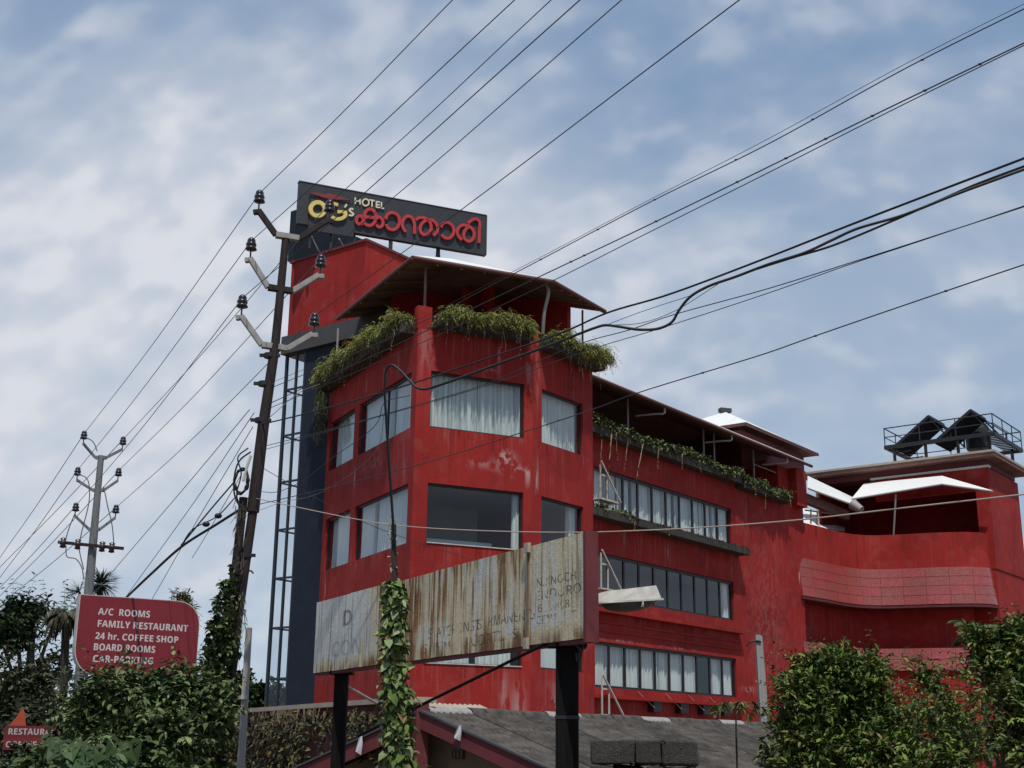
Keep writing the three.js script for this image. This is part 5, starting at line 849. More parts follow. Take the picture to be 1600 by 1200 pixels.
// ------------------------------------------------------------------ the low house in front of the hotel
const FH = frame([-1.27, 20.0], [0.606, 0.7955], [0.7955, -0.606]);   // along the ridge; n points down the visible slope
const house = thing('low_house', pt(FH, 6, GY, 0), 'low house with grey corrugated roof and maroon gable boards before the hotel', 'house');
function corrugated(F, s0, s1, o0, h0, o1, h1, period = 0.146, amp = 0.022, jag = 0) {
  const n = Math.max(8, Math.round((s1 - s0) / period * 8)), pos = [], uv = [], idx = [], rows = 5;
  for (let i = 0; i <= n; i++) { const s = s0 + (s1 - s0) * i / n, w = amp * Math.sin(s / period * Math.PI * 2); for (let r = 0; r < rows; r++) { const t = r / (rows - 1), p = pt(F, s, h0 + (h1 - h0) * t + w, o0 + (o1 - o0) * t + (r === rows - 1 ? jag * Math.sin(s * 31) : 0)); pos.push(p.x, p.y, p.z); uv.push(s, t * Math.hypot(o1 - o0, h1 - h0)); } }
  for (let i = 0; i < n; i++) for (let r = 0; r + 1 < rows; r++) { const a = i * rows + r; idx.push(a, a + 1, a + rows, a + 1, a + rows + 1, a + rows); }
  const g = new THREE.BufferGeometry(); g.setAttribute('position', new THREE.Float32BufferAttribute(pos, 3)); g.setAttribute('uv', new THREE.Float32BufferAttribute(uv, 2)); g.setIndex(idx); g.computeVertexNormals(); return g;
}
{
  const rh = 2.20, hw = 3.3, sl = 0.332, eh = rh - hw * sl;
  const grey = [0, 1, 2].map((k) => std(0xffffff, 0.95, { map: mottled([0.074 - k * 0.013, 0.064 - k * 0.011, 0.055 - k * 0.009], 0.85, 16, 950 + k * 13, 512, 4.3, 0.5) }));
  for (let i = 0; i < 12; i++) for (const sd of [1, -1]) {
    const k = 1.02, a = i * k, up = (i % 2) * 0.012;
    for (const [t0, t1] of [[0.02, 0.53], [0.50, 1]]) obj('roof_sheet', corrugated(FH, a, a + k + 0.05, sd * hw * t0, rh - hw * t0 * sl + up + (t0 < 0.1 ? 0.02 : 0), sd * hw * t1, rh - hw * t1 * sl + up), grey[(i * 7 + (t0 > 0.1 ? 1 : 0) + (sd > 0 ? 0 : 1)) % 3], house);
  }
  for (let i = 0; i < 12; i++) obj('ridge_tile', new THREE.CylinderGeometry(0.13, 0.13, 1.0, 10, 1, true, -Math.PI * 0.62, Math.PI * 1.24).rotateX(-Math.PI / 2).applyMatrix4(new THREE.Matrix4().makeBasis(V3(-FH.n[0], 0, FH.n[1]), V3(0, 1, 0), V3(FH.u[0], 0, -FH.u[1])).setPosition(pt(FH, i * 1.02 + 0.52, rh - 0.055 + (i % 2) * 0.01, 0))), i % 3 ? grey[0] : M.concrete, house);
  const rake = (sd, o0, drop, th, m, nm) => { const a = pt(FH, -0.05, rh - 0.02 - drop, 0), b = pt(FH, -0.05, eh - 0.02 - drop, sd * hw); const g = quadSheet([[a, b, b.clone().add(V3(-FH.u[0] * th, 0, FH.u[1] * th)), a.clone().add(V3(-FH.u[0] * th, 0, FH.u[1] * th))]], 0.24); return obj(nm, g, m, house); };
  rake(1, 0, 0, 0.04, M.maroon, 'barge_board'); rake(-1, 0, 0, 0.04, M.maroon, 'barge_board');
  obj('rake_edge', [1, -1].map((sd) => bar(pt(FH, -0.07, rh + 0.005, 0), pt(FH, -0.07, eh + 0.005, sd * hw), 0.10, 0.03)), M.greySlab, house);
  const gs = new THREE.Shape([[-hw + 0.35, GY], [hw - 0.35, GY], [hw - 0.35, eh - 0.05], [0, rh - 0.20], [-hw + 0.35, eh - 0.05]].map((p) => new THREE.Vector2(...p)));
  const gm = new THREE.Matrix4().makeBasis(V3(FH.n[0], 0, -FH.n[1]), V3(0, 1, 0), V3(-FH.u[0], 0, FH.u[1]));
  obj('gable_wall', new THREE.ExtrudeGeometry(gs, { depth: 0.2, bevelEnabled: false }).applyMatrix4(gm.clone().setPosition(pt(FH, 0.55, 0, 0))), M.tan, house);
  obj('gable_wall', new THREE.ExtrudeGeometry(gs, { depth: 0.2, bevelEnabled: false }).applyMatrix4(gm.clone().setPosition(pt(FH, 12.0, 0, 0))), M.tan, house);
  obj('side_wall', boxF(FH, 0.56, 11.8, GY, eh - 0.02, hw - 0.55, hw - 0.35), M.tan, house); obj('side_wall', boxF(FH, 0.56, 11.8, GY, eh - 0.02, -hw + 0.35, -hw + 0.55), M.tan, house);
  const FG = frame([FH.o[0] + FH.u[0] * 0.34, FH.o[1] + FH.u[1] * 0.34], [FH.n[0], FH.n[1]], [-FH.u[0], -FH.u[1]]), v = onF(717, 1179, FG);
  const vent = obj('gable_vent', boxF(FG, v.s - 0.11, v.s + 0.11, v.h - 0.06, v.h + 0.06, 0.002, 0.03), M.blackFrame, house);
  for (let k = 0; k < 3; k++) obj('vent_bar', boxF(FG, v.s - 0.07 + k * 0.07, v.s - 0.05 + k * 0.07, v.h - 0.055, v.h + 0.055, 0.031, 0.04), M.tan, vent);
  // rags tied along the gable boards
  for (const [x, y, hh, lab] of [[642, 1112, 26, 'white rag tied near the peak of the house gable'], [720, 1133, 22, 'white rag hanging halfway down the gable board above the vent'], [566, 1148, 30, 'white rag hanging on the gable board behind the vine']]) {
    const FQ = frame([FH.o[0] - FH.u[0] * 0.12, FH.o[1] - FH.u[1] * 0.12], [FH.n[0], FH.n[1]], [-FH.u[0], -FH.u[1]]), q = onF(x, y, FQ), Hh = hh * 20 / FOCAL, g = new THREE.PlaneGeometry(1, 1, 6, 8), ps = g.attributes.position;
    for (let i = 0; i < ps.count; i++) { const X = ps.getX(i), Y = 0.5 - ps.getY(i), wd = 0.02 + 0.15 * Math.pow(Y, 0.8), p = pt(FQ, q.s + X * wd - 0.05 * Y, q.h - Y * Hh * (0.92 + 0.12 * Math.sin(X * 5)), 0.02 + 0.03 * Math.sin(X * 9 + Y * 3) * Y); ps.setXYZ(i, p.x, p.y, p.z); }
    g.computeVertexNormals(); tag(obj('white_rag', g, M.cloth), lab, 'rag', 'rags along the house gable');
  }
}
{
  // a pale corrugated lean-to roof behind the house
  const F = frame([P(640, 1110, 30).x, 30], [0.898, 0.44], [0.44, -0.898]), r = thing('lean_to_shed', pt(F, 1, GY, 0), 'shed with pale beige corrugated roof between low house and hotel', 'shed');
  const t = onF(650, 1099, F, -0.8).h, b = onF(650, 1121, F, 0.9).h;
  for (let i = 0; i < 3; i++) obj('roof_sheet', corrugated(F, -0.9 + i * 0.98, 0.12 + i * 0.98 + 0.02, -0.8, t + (i % 2) * 0.01, 0.9, b + (i % 2) * 0.01, 0.13, 0.022, 0.02), M.paleSheet, r);
  obj('wall', [boxF(F, -0.8, 1.9, GY, b - 0.05, 0.5, 0.7), boxF(F, -0.8, 1.9, GY, t - 0.06, -0.75, -0.6)], M.tan, r);
}

// ------------------------------------------------------------------ compound wall with coping and creepers, posts, stone blocks
const FK = (() => { const a = P(340, 1111, 30.5), b = P(652, 1087, 19.9), L = Math.hypot(b.x - a.x, b.z - a.z); const u = [(b.x - a.x) / L, (a.z - b.z) / L]; return { ...frame([a.x, -a.z], u, [u[1], -u[0]]), L, y0: a.y, y1: b.y }; })();
{
  const top = (FK.y0 + FK.y1) / 2, w = thing('compound_wall', pt(FK, FK.L / 2, GY, 0), 'maroon compound wall with pale coping half hidden by creepers', 'wall');
  obj('wall', boxF(FK, 0, FK.L, GY, top - 0.09, -0.2, 0), M.maroon, w);
  for (let i = 0; i < 6; i++) obj('coping', boxF(FK, FK.L * i / 6 + 0.004, FK.L * (i + 1) / 6 - 0.004, top - 0.09, top - 0.01, -0.32, 0.16), M.paleSheet, w);
  const B = new Leaves();
  for (let i = 0; i < 5200; i++) { const s = rr(0, FK.L * 0.95), d = Math.pow(rnd(), 0.8) * 2.2; if (s > FK.L * 0.62 && d > 0.25 && fbm(s * 2, d * 2, 2, 5) < 0.55) continue; const q = pt(FK, s, top - 0.12 - d, 0.05 + 0.16 * fbm(s * 2.4, d * 3, 3, 66) + rr(0, 0.12)); B.leaf(q, V3(rr(-1, 1), rr(-1, 0.1), rr(-0.4, 1)).normalize(), V3(FK.n[0], 0.4, -FK.n[1]), rr(0.07, 0.16), rr(0.06, 0.11), tone([[0.045, 0.055, 0.02], [0.075, 0.08, 0.025], [0.14, 0.12, 0.035], [0.03, 0.035, 0.016], [0.11, 0.07, 0.03]])); }
  for (let i = 0; i < 60; i++) { const q = pt(FK, rr(FK.L * 0.3, FK.L * 0.7), top - 0.1, 0.18); B.blade([q, q.clone().add(V3(rr(-0.06, 0.06), -0.2, 0.02)), q.clone().add(V3(rr(-0.1, 0.1), -rr(0.3, 0.6), 0.03))], 0.008, [0.2, 0.16, 0.1]); }
  tag(obj('wall_creeper', B.geo(), M.leafDull), 'dense dull creeper covering the face of the compound wall', 'creeper', undefined, 'stuff');
}
{
  const mk = (x0, y0, x1, y1, D, w, label) => { const a = P(x0, y0, D), b = P(x1, y1, D), f = b.clone().addScaledVector(b.clone().sub(a), 0.9); f.y = GY; const t = thing('concrete_post', f, label, 'post', 'square concrete posts'); const g = boxUV(1, 1, 1), ps = g.attributes.position; for (let i = 0; i < ps.count; i++) { const k = ps.getY(i) > 0, c = k ? a : f, ww = k ? w * 0.82 : w * 1.25; ps.setXYZ(i, c.x + ps.getX(i) * ww, c.y, c.z + ps.getZ(i) * ww); } obj('shaft', g, M.concrete, t); return { t, a }; };
  const p1 = mk(389, 981, 380, 1150, 18.5, 0.095, 'thin square concrete post before the compound wall');
  obj('tie', boxAt(p1.a.x - 0.02, P(384, 1090, 18.5).y, p1.a.z + 0.05, 0.13, 0.05, 0.06), M.metalWhite, p1.t);
  const p2 = mk(1185, 994, 1196, 1130, 31, 0.19, 'square concrete post with an iron hook before the wing wall');
  const q = P(1185, 1000, 31); obj('hook', tube([[1189, 1003], [1180, 1001], [1172, 1003], [1167, 1009]].map(([x, y]) => P(x, y, 30.9)), 0.025, 16, 6), M.blackFrame, p2.t);
  obj('cap', new THREE.CylinderGeometry(0.07, 0.085, 0.12, 10).translate(q.x, q.y + 0.06, q.z), M.concrete, p2.t);
}
{
  const D = 9, w = thing('stone_pier', P(1004, 1200, D).setY(GY), 'dark mossy stone block pier at the foot of the house roof', 'stone pier');
  const yT = P(1004, 1155, D).y, bl = (px0, px1, y0, y1, z, r) => { const a = P(px0, 1160, D), b = P(px1, 1160, D), g = new RoundedBoxGeometry(b.x - a.x - 0.006, y1 - y0 - 0.008, 0.26, r === 0 ? 9 : 3, 0.02), ps = g.attributes.position, nm = g.attributes.normal; for (let i = 0; i < ps.count; i++) { const x = ps.getX(i), y = ps.getY(i), z = ps.getZ(i), k = 0.05 * (fbm(x * 26 + z * 9 + px0, y * 26 + z * 17, 3, 3) - 0.5) + 0.014 * (vnoise(x * 90 + px0, y * 90 + z * 60, 6) - 0.5); ps.setXYZ(i, x + nm.getX(i) * k, y + nm.getY(i) * k, z + nm.getZ(i) * k); } g.computeVertexNormals(); obj('stone_block', g.translate((a.x + b.x) / 2, (y0 + y1) / 2, -D + z), M.laterite, w); };
  for (let r = 0; r < 17; r++) { const y1 = yT - r * 0.172, y0 = y1 - 0.172; if (y1 < GY + 0.05) break; const c = r % 2 ? [919, 960, 1010, 1048, 1082] : [923, 990, 1032, 1085]; for (let i = 0; i + 1 < c.length; i++) bl(c[i], c[i + 1], y0, y1, rr(-0.012, 0.012), r); }
}

// ------------------------------------------------------------------ trees, bushes and vines
function trunk(pts, r0, r1, seg = 10) { const c = new THREE.CatmullRomCurve3(pts), g = new THREE.TubeGeometry(c, 24, 1, seg, false), ps = g.attributes.position, n = seg + 1; for (let i = 0; i < ps.count; i++) { const t = Math.floor(i / n) / 24, p = c.getPointAt(t), r = r0 + (r1 - r0) * t; ps.setXYZ(i, p.x + (ps.getX(i) - p.x) * r, p.y + (ps.getY(i) - p.y) * r, p.z + (ps.getZ(i) - p.z) * r); } return g; }
function tree(name, base, lumps, count, o, label, category, group, r = 0.12) {
  const t = thing(name, base, label, category, group), c0 = lumps[0][0];
  obj('trunk', trunk([base.clone().add(V3(0, -0.1, 0)), base.clone().lerp(c0, 0.5).add(V3(rr(-0.15, 0.15), 0, rr(-0.15, 0.15))), c0.clone()], r, r * 0.5), o.bark ?? M.bark, t);
  for (let i = 1; i < Math.min(lumps.length, 7); i++) obj('limb', trunk([base.clone().lerp(c0, 0.55), base.clone().lerp(c0, 0.6).lerp(lumps[i][0], 0.5).add(V3(0, 0.1, 0)), lumps[i][0]], r * 0.5, r * 0.15, 6), o.bark ?? M.bark, t);
  const B = foliage(new Leaves(), lumps, count, o);
  for (let i = 0; i < (o.shoots ?? 0); i++) {  // long shoots that break the outline
    const [c, rx, ry, rz] = lumps[Math.floor(rnd() * lumps.length)], q = onSphere(); q.y = Math.abs(q.y) * 0.9 + 0.05; q.normalize();
    const p = V3(c.x + q.x * rx * 0.8, c.y + q.y * ry * 0.8, c.z + q.z * rz * 0.8), L = o.len * rr(3, 6.5), pts = [p], d = q.clone().add(V3(rr(-0.5, 0.5), rr(0, 0.5), rr(-0.5, 0.5))).normalize(), col = tone(o.pal);
    for (let k = 0; k < 6; k++) { pts.push(pts[k].clone().addScaledVector(d, L / 6)); d.add(V3(rr(-0.12, 0.12), -0.13, rr(-0.12, 0.12))).normalize(); }
    B.blade(pts, o.len * 0.05, [0.07, 0.06, 0.03]);
    for (let k = 1; k <= 6; k++) for (const sg of [1, -1]) { const s = d.clone().cross(V3(0, 1, 0)).normalize(), z = rr(0.6, 1.3) * (1.15 - k * 0.08), m = rr(0.85, 1.25); B.leaf(pts[k], d.clone().multiplyScalar(0.5).addScaledVector(s, sg * rr(0.5, 1)).add(V3(rr(-0.3, 0.3), rr(-0.6, 0.3), rr(-0.3, 0.3))).normalize(), V3(rr(-0.4, 0.4), 1, rr(-0.4, 0.4)), o.len * z, o.wid * z, col.map((v) => v * m)); }
  }
  obj('crown', B.geo(), o.mat ?? M.leaf, t);
  return t;
}
const gnd = (px, py, D) => P(px, py, D).setY(GY);
// roadside bushes on the left
tree('bush', gnd(210, 1190, 14), [lump(215, 1118, 14, 62, 44), lump(150, 1128, 14, 40, 38), lump(282, 1098, 14.2, 38, 34), lump(180, 1088, 14.3, 36, 22), lump(250, 1160, 13.8, 74, 50), lump(178, 1178, 13.6, 58, 42), lump(312, 1122, 14.4, 34, 48), lump(235, 1084, 14.3, 28, 18), lump(200, 1240, 13.5, 130, 50)], 5200, { len: 0.095, wid: 0.05, pal: GREEN, k: 5, gap: 1.5, cut: 0.47, shoots: 170 }, 'broad leafy roadside bush below the red services board', 'bush', 'roadside plants', 0.05);
tree('bush', gnd(60, 1195, 16), [lump(60, 1205, 16, 50, 18), lump(114, 1150, 16.4, 22, 20), lump(118, 1192, 15.6, 36, 28), lump(20, 1235, 15.4, 80, 24)], 900, { len: 0.12, wid: 0.06, pal: DARKG, k: 5, gap: 1.4 }, 'low dark bush around the restaurant sign', 'bush', 'roadside plants', 0.04);
{
  const B = new Leaves(), base = gnd(140, 1195, 12), t = thing('broad_leaf_plant', base, 'plant with large heart shaped leaves at the foot of the roadside bush', 'plant', 'roadside plants');
  for (let i = 0; i < 60; i++) { const q = P(rr(85, 215), rr(1158, 1225), 12 + rr(-0.4, 0.4)), d = V3(rr(-0.8, 0.8), rr(-0.9, -0.1), rr(0.1, 0.8)).normalize(), col = tone([[0.036, 0.07, 0.022], [0.05, 0.085, 0.028], [0.025, 0.048, 0.016]]); const L = rr(0.11, 0.2), s = d.clone().cross(V3(0, 0.4, 1)).normalize(), n = s.clone().cross(d).normalize(); const prof = [[0, 0], [-0.10, 0.16], [-0.10, 0.32], [0.04, 0.45], [0.24, 0.48], [0.45, 0.41], [0.65, 0.28], [0.84, 0.13], [1, 0]]; const mk = (sg) => prof.map(([a, w]) => q.clone().addScaledVector(d, a * L).addScaledVector(s, sg * w * L).addScaledVector(n, 0.22 * w * L - 0.2 * a * a * L)); const A = mk(1), C = mk(-1), rib = q.clone().addScaledVector(d, 0.4 * L).addScaledVector(n, -0.03 * L); for (const E of [A, C]) for (let k = 0; k < 8; k++) for (const v of [k < 4 && k > 0 ? q : rib, E[k], E[k + 1]]) { B.p.push(v.x, v.y, v.z); B.c.push(...col); B.u.push(0, 0); } B.blade([q, q.clone().add(V3(0, -0.2, -0.1)), V3(base.x + rr(-0.2, 0.2), q.y - 0.6, base.z)], 0.008, [0.06, 0.09, 0.03]); }
  obj('leaf_blades', B.geo(), M.leaf, t); obj('stem', trunk([base, base.clone().add(V3(0.05, 1.2, 0)), P(150, 1190, 12)], 0.03, 0.015, 6), M.bark, t);
}
// vine wrapped round the rusty pole
{
  const B = new Leaves(), l = [[354, 925, 7, 18], [348, 955, 11, 20], [343, 990, 16, 26], [337, 1030, 20, 28], [333, 1075, 24, 32], [332, 1120, 26, 36], [330, 1170, 28, 40], [326, 1220, 34, 36], [364, 905, 5, 10], [356, 1000, 11, 36]].map(([x, y, a, b]) => lump(x, y, 16.75, a, b));
  foliage(B, l, 1150, { len: 0.075, wid: 0.06, pal: [...VINE, ...VINE, ...DARKG], k: 4, fill: true, step: 0.25 });
  for (let i = 0; i < 40; i++) { const q = P(rr(352, 382), rr(915, 1010), 16.8); B.blade([q, q.clone().add(V3(rr(-0.02, 0.06), -0.15, 0)), q.clone().add(V3(rr(-0.05, 0.1), -0.34, 0))], 0.006, [0.07, 0.06, 0.04]); B.leaf(q, V3(rr(-1, 1), -0.5, 0.3).normalize(), V3(0, 1, 0), 0.06, 0.04, tone(VINE)); }
  for (let i = 0; i < 60; i++) { const q = P(rr(366, 388), rr(780, 900), 16.85); B.blade([q, q.clone().add(V3(rr(-0.06, 0.02), -rr(0.05, 0.16), 0.03))], 0.007, tone([[0.06, 0.05, 0.035], [0.10, 0.09, 0.06]])); }
  const v = thing('climbing_vine', gnd(318, 1190, 16.75), 'leafy vine climbing the lower half of the rusty pole', 'vine'); obj('vine_leaves', B.geo(), M.leaf, v);
  obj('vine_stem', trunk([gnd(318, 1190, 16.75), P(335, 1050, 16.8), P(360, 900, 16.85)], 0.03, 0.01, 6), M.barkDark, v);
}
// vine up the hanging cable
{
  const D = 10.15, B = new Leaves(), pal = [[0.10, 0.15, 0.035], [0.13, 0.18, 0.05], [0.07, 0.11, 0.028], [0.17, 0.21, 0.09], [0.05, 0.08, 0.02]];
  const axis = (y) => 616 + (y > 1050 ? (y - 1050) * 0.075 : 0) + (y < 900 ? (y - 900) * 0.05 : 0);
  for (let i = 0; i < 1500; i++) {
    const y = 908 + Math.pow(rnd(), 0.95) * 335, big = rnd() < 0.3, w = (y < 950 ? 8 + (y - 908) * 0.12 : y < 1060 ? 13.5 : 14 + (y - 1060) * 0.08) * (0.5 + 1.0 * vnoise(y * 0.045, 2, 7)), th = rr(0, 6.2832), r = w * (rnd() < 0.1 ? rr(1.0, 1.6) : rr(0.25, 1.05)), k = D / FOCAL, q = P(axis(y) + r * Math.cos(th), y, D).add(V3(0, 0, r * Math.sin(th) * k));
    B.leaf(q, V3(Math.cos(th) * 0.5 + rr(-0.7, 0.7), rr(-1.2, 0.1), Math.sin(th) * 0.5 + rr(-0.4, 0.6)).normalize(), V3(Math.cos(th) + rr(-0.6, 0.6), rr(0.1, 1.2), Math.sin(th) + rr(-0.6, 0.6)), big ? rr(0.07, 0.115) : rr(0.035, 0.075), big ? rr(0.06, 0.085) : rr(0.03, 0.055), rnd() < 0.05 ? [0.22, 0.16, 0.07] : tone(big ? [pal[1], pal[3], pal[0], [0.21, 0.26, 0.12]] : pal), rr(0.05, 0.4));
    if (i % 9 === 0) B.blade([q, q.clone().add(V3(rr(-0.05, 0.05), rr(-0.12, 0.12), rr(-0.03, 0.03))), q.clone().add(V3(rr(-0.09, 0.09), rr(-0.2, 0.1), rr(-0.05, 0.05)))], 0.004, [0.10, 0.085, 0.05]);
  }
  for (let i = 0; i < 46; i++) { const y = rr(800, 915); if (rnd() > (y - 770) / 150) continue; const q = P(axis(y) + rr(-5, 5), y, D); B.leaf(q, V3(rr(-1, 1), rr(-1, 0.3), rr(-0.2, 1)).normalize(), V3(0, 1, 0.3), rr(0.03, 0.06), rr(0.025, 0.04), tone([[0.42, 0.36, 0.26], [0.30, 0.24, 0.15], [0.16, 0.18, 0.07]])); }
  const v = thing('hanging_vine', gnd(630, 1190, D), 'column of bright green vine climbing a hanging cable before the rusted board', 'vine'); obj('vine_leaves', B.geo(), M.leaf, v);
  obj('vine_stem', tube([P(615, 820, D), P(616, 900, D), P(617, 1000, D), P(619, 1060, D), P(627, 1200, D), gnd(635, 1190, D)], 0.022, 40, 7), M.barkDark, v);
}
// trees on the right
tree('leafy_tree', gnd(1330, 1180, 22), [lump(1330, 1100, 22, 66, 56), lump(1290, 1060, 22, 42, 36), lump(1345, 1058, 22.3, 50, 30), lump(1398, 1068, 22.4, 48, 40), lump(1255, 1098, 21.6, 40, 30), lump(1235, 1088, 21.4, 26, 14), lump(1300, 1150, 21.6, 60, 40), lump(1390, 1130, 21.8, 60, 50), lump(1425, 1100, 22.4, 36, 38), lump(1450, 1165, 21.6, 60, 44), lump(1270, 1050, 22, 22, 16), lump(1310, 1195, 21.2, 70, 40), lump(1400, 1190, 21.2, 70, 44), lump(1250, 1140, 21.4, 34, 30), lump(1330, 1150, 23.5, 110, 56), lump(1460, 1150, 23.5, 70, 56), lump(1475, 1125, 22.8, 46, 36), lump(1420, 1165, 22, 70, 44)], 14500, { len: 0.115, wid: 0.05, pal: BRIGHT, k: 5, gap: 1.2, cut: 0.455, lift: 0.15, step: 0.42, shoots: 230 }, 'spreading green tree in front of the wing end and annex', 'tree', 'trees before the annex', 0.09);
tree('leafy_tree', gnd(1560, 1190, 18), [lump(1565, 1065, 18, 62, 56), lump(1592, 1022, 18.2, 38, 34), lump(1556, 1050, 18.2, 32, 26), lump(1532, 1102, 17.8, 38, 36), lump(1505, 1140, 17.6, 56, 44), lump(1575, 1140, 17.4, 70, 60), lump(1620, 1060, 18, 60, 70), lump(1540, 1200, 17.2, 90, 40)], 8500, { len: 0.10, wid: 0.046, pal: BRIGHT, k: 5, gap: 1.3, cut: 0.46, lift: 0.1, step: 0.4, shoots: 200 }, 'dense bright green tree next to the small palm', 'tree', 'trees before the annex', 0.09);
{
  // papaya sapling over the house roof
  const D = 17.4, base = gnd(1152, 1190, D), t = thing('sapling', base, 'thin sapling with drooping leaves standing over the grey house roof', 'sapling'), top = P(1150, 1108, D), B = new Leaves();
  obj('trunk', trunk([base, P(1151, 1170, D), P(1150, 1120, D), top], 0.02, 0.012, 7), M.barkDark, t);
  for (let i = 0; i < 15; i++) { const a = i / 15 * 6.283 + rr(-0.2, 0.2), L = rr(0.16, 0.34), end = top.clone().add(V3(Math.cos(a) * L, rr(-0.06, 0.10), Math.sin(a) * L)); B.blade([top, top.clone().lerp(end, 0.5).add(V3(0, 0.04, 0)), end], 0.006, [0.12, 0.13, 0.05]); for (let k = 0; k < 8; k++) B.leaf(end, V3(Math.cos(a + rr(-1.2, 1.2)), rr(-1, 0.1), Math.sin(a + rr(-1.2, 1.2))).normalize(), V3(0, 1, 0), rr(0.1, 0.2), rr(0.025, 0.05), tone([[0.11, 0.13, 0.035], [0.14, 0.15, 0.05], [0.08, 0.09, 0.03], [0.19, 0.16, 0.07]])); }
  obj('crown', B.geo(), M.leaf, t);
}
function palm(base, top, n, L, pal, label, r, droop = 1, lw = 0.05) {
  const t = thing('palm_tree', base, label, 'palm'); obj('trunk', trunk([base, base.clone().lerp(top, 0.5).add(V3(0.08, 0, 0)), top], r, r * 0.7, 9), M.barkDark, t);
  for (let i = 0; i < n; i++) {
    const B = new Leaves(), a = i / n * 6.283 + rr(-0.2, 0.2), e = rr(0.1, 1.1), pts = [top.clone()]; let d = V3(Math.cos(a) * Math.cos(e), Math.sin(e), Math.sin(a) * Math.cos(e));
    for (let k = 0; k < 9; k++) { pts.push(pts[k].clone().addScaledVector(d, L * rr(0.9, 1.05) / 9)); d.add(V3(0, -0.16 * droop, 0)).normalize(); }
    B.blade(pts, 0.02, [pal[0][0] * 1.2, pal[0][1] * 1.1, pal[0][2]]);
    for (let k = 1; k < 10; k++) for (let j = 0; j < 3; j++) for (const sg of [1, -1]) { const p = pts[k - 1].clone().lerp(pts[k], j / 3), dir = pts[k].clone().sub(pts[k - 1]).normalize(), s = dir.clone().cross(V3(0, 1, 0)).normalize(); B.leaf(p, dir.clone().multiplyScalar(0.7).addScaledVector(s, sg * 0.8).add(V3(0, -0.28 * droop, 0)).normalize(), V3(0, 1, 0), L * 0.30 * (1 - Math.abs(k / 10 - 0.45)), lw, tone(pal), 0.1); }
    obj('frond', B.geo(), M.leaf, t);
  }
  return t;
}
palm(gnd(1531, 1100, 42), P(1530, 990, 42), 11, 1.1, [[0.06, 0.09, 0.03], [0.10, 0.12, 0.045], [0.04, 0.06, 0.025]], 'small palm in front of the annex stone facing', 0.12, 1.1, 0.07);
palm(gnd(100, 1100, 33), P(104, 962, 33), 18, 0.85, [[0.05, 0.048, 0.034], [0.10, 0.09, 0.06], [0.035, 0.04, 0.022]], 'old palm with dry grey fronds beside the red services board', 0.14, 2.6, 0.06);
{
  // spiky yucca head behind the board
  const D = 31, base = gnd(160, 1000, D), top = P(157, 914, D), t = thing('yucca_tree', base, 'dark spiky yucca head behind the grey pole', 'yucca'), B = new Leaves();
  obj('trunk', trunk([base, base.clone().lerp(top, 0.6).add(V3(0.05, 0, 0)), top], 0.10, 0.07, 9), M.barkDark, t);
  for (let i = 0; i < 260; i++) { const d = onSphere(); d.y = d.y * 0.8 + 0.2; d.normalize(); B.leaf(top.clone().addScaledVector(d, 0.05), d, V3(0, 1, 0), rr(0.30, 0.52), 0.035, tone([[0.022, 0.032, 0.02], [0.035, 0.045, 0.025]]), 0.1); }
  const q = P(124, 925, D + 0.3); for (let i = 0; i < 90; i++) { const d = V3(rr(-1.2, 0.1), rr(-0.3, 0.5), rr(-0.5, 0.5)).normalize(); B.leaf(q, d, V3(0, 1, 0), rr(0.2, 0.42), 0.02, tone([[0.06, 0.06, 0.045]]), 0.1); }
  obj('crown', B.geo(), M.leafDull, t); obj('limb', trunk([base.clone().lerp(top, 0.3), P(132, 960, D + 0.2), q], 0.05, 0.03, 7), M.barkDark, t);
}
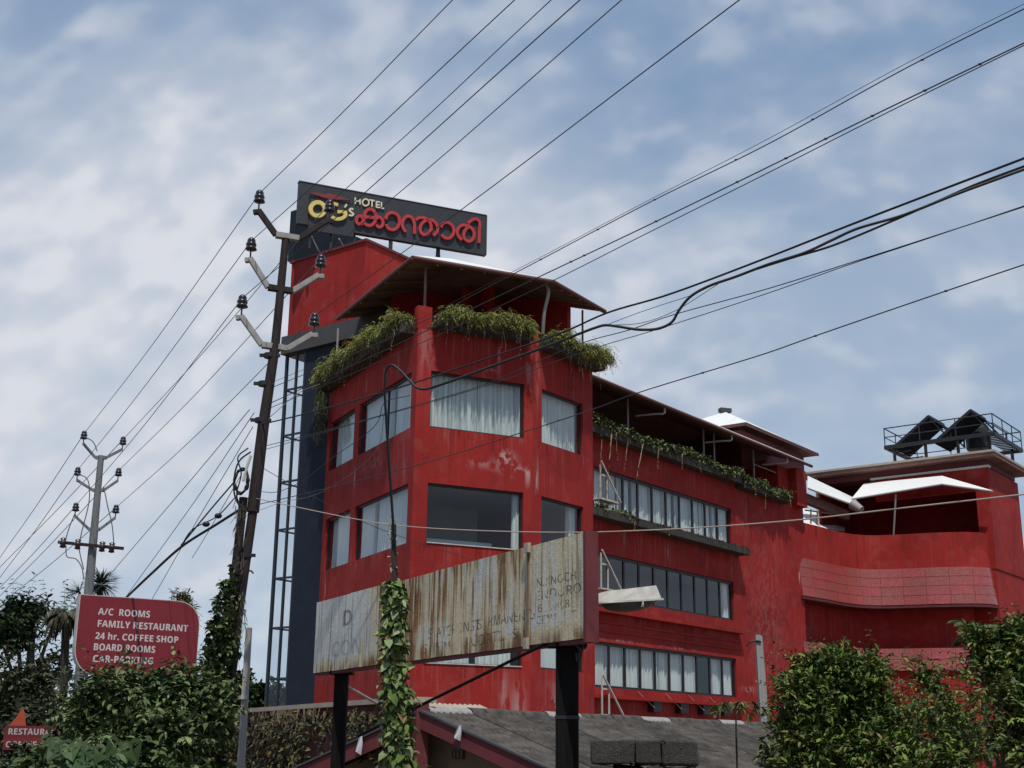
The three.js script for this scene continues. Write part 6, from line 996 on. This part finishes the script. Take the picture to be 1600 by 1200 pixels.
tree('dark_tree', gnd(40, 1100, 36), [lump(50, 985, 36, 42, 34), lump(85, 968, 36.4, 34, 24), lump(25, 968, 36, 24, 18), lump(30, 1030, 35.6, 50, 44), lump(85, 1020, 36, 40, 40), lump(60, 1070, 35, 60, 40), lump(5, 1010, 36, 30, 30)], 3000, { len: 0.17, wid: 0.085, pal: DARKG, k: 5, gap: 0.8, cut: 0.47, shoots: 120 }, 'dark round headed tree at the roadside beyond the red services board', 'tree', 'far roadside trees', 0.2);
tree('dark_tree', gnd(70, 1140, 27), [lump(40, 1085, 27, 50, 34), lump(100, 1110, 26.5, 46, 40), lump(10, 1120, 26.5, 46, 40), lump(60, 1140, 26, 70, 40)], 1500, { len: 0.18, wid: 0.07, pal: [[0.055, 0.065, 0.03], [0.04, 0.05, 0.022], [0.07, 0.08, 0.04], [0.03, 0.036, 0.018]], k: 5, gap: 1.2 }, 'feathery olive tree behind the restaurant sign', 'tree', 'far roadside trees', 0.12);
tree('conifer_tree', gnd(283, 1000, 38), [lump(283, 945, 38, 9, 20), lump(283, 962, 38, 14, 16), lump(284, 985, 38, 18, 18)], 420, { len: 0.16, wid: 0.05, pal: [[0.10, 0.11, 0.045], [0.13, 0.13, 0.06]], k: 5 }, 'narrow pale conifer tip rising behind the red services board', 'tree', 'far roadside trees', 0.08);
tree('far_tree', gnd(400, 1110, 62), [lump(395, 1092, 62, 30, 16), lump(372, 1080, 62, 22, 16), lump(430, 1100, 62, 34, 16), lump(350, 1100, 60, 30, 24)], 900, { len: 0.3, wid: 0.18, pal: DARKG, k: 5 }, 'far low tree seen past the foot of the stair tower', 'tree', 'far trees on the horizon', 0.2);
{
  // the wood that closes the horizon
  const B = new Leaves(), l = []; for (let i = 0; i < 46; i++) l.push(lump(-350 + i * 52 + rr(-15, 15), 1150 + rr(-12, 14), 120 + rr(-12, 18), 46, 34 + rr(-8, 10)));
  foliage(B, l, 5200, { len: 0.9, wid: 0.6, pal: DARKG, k: 3 });
  tag(obj('far_wood', B.geo(), M.leafDull), 'far green wood along the horizon', 'wood', undefined, 'stuff');
}
renderer.render(scene, camera);
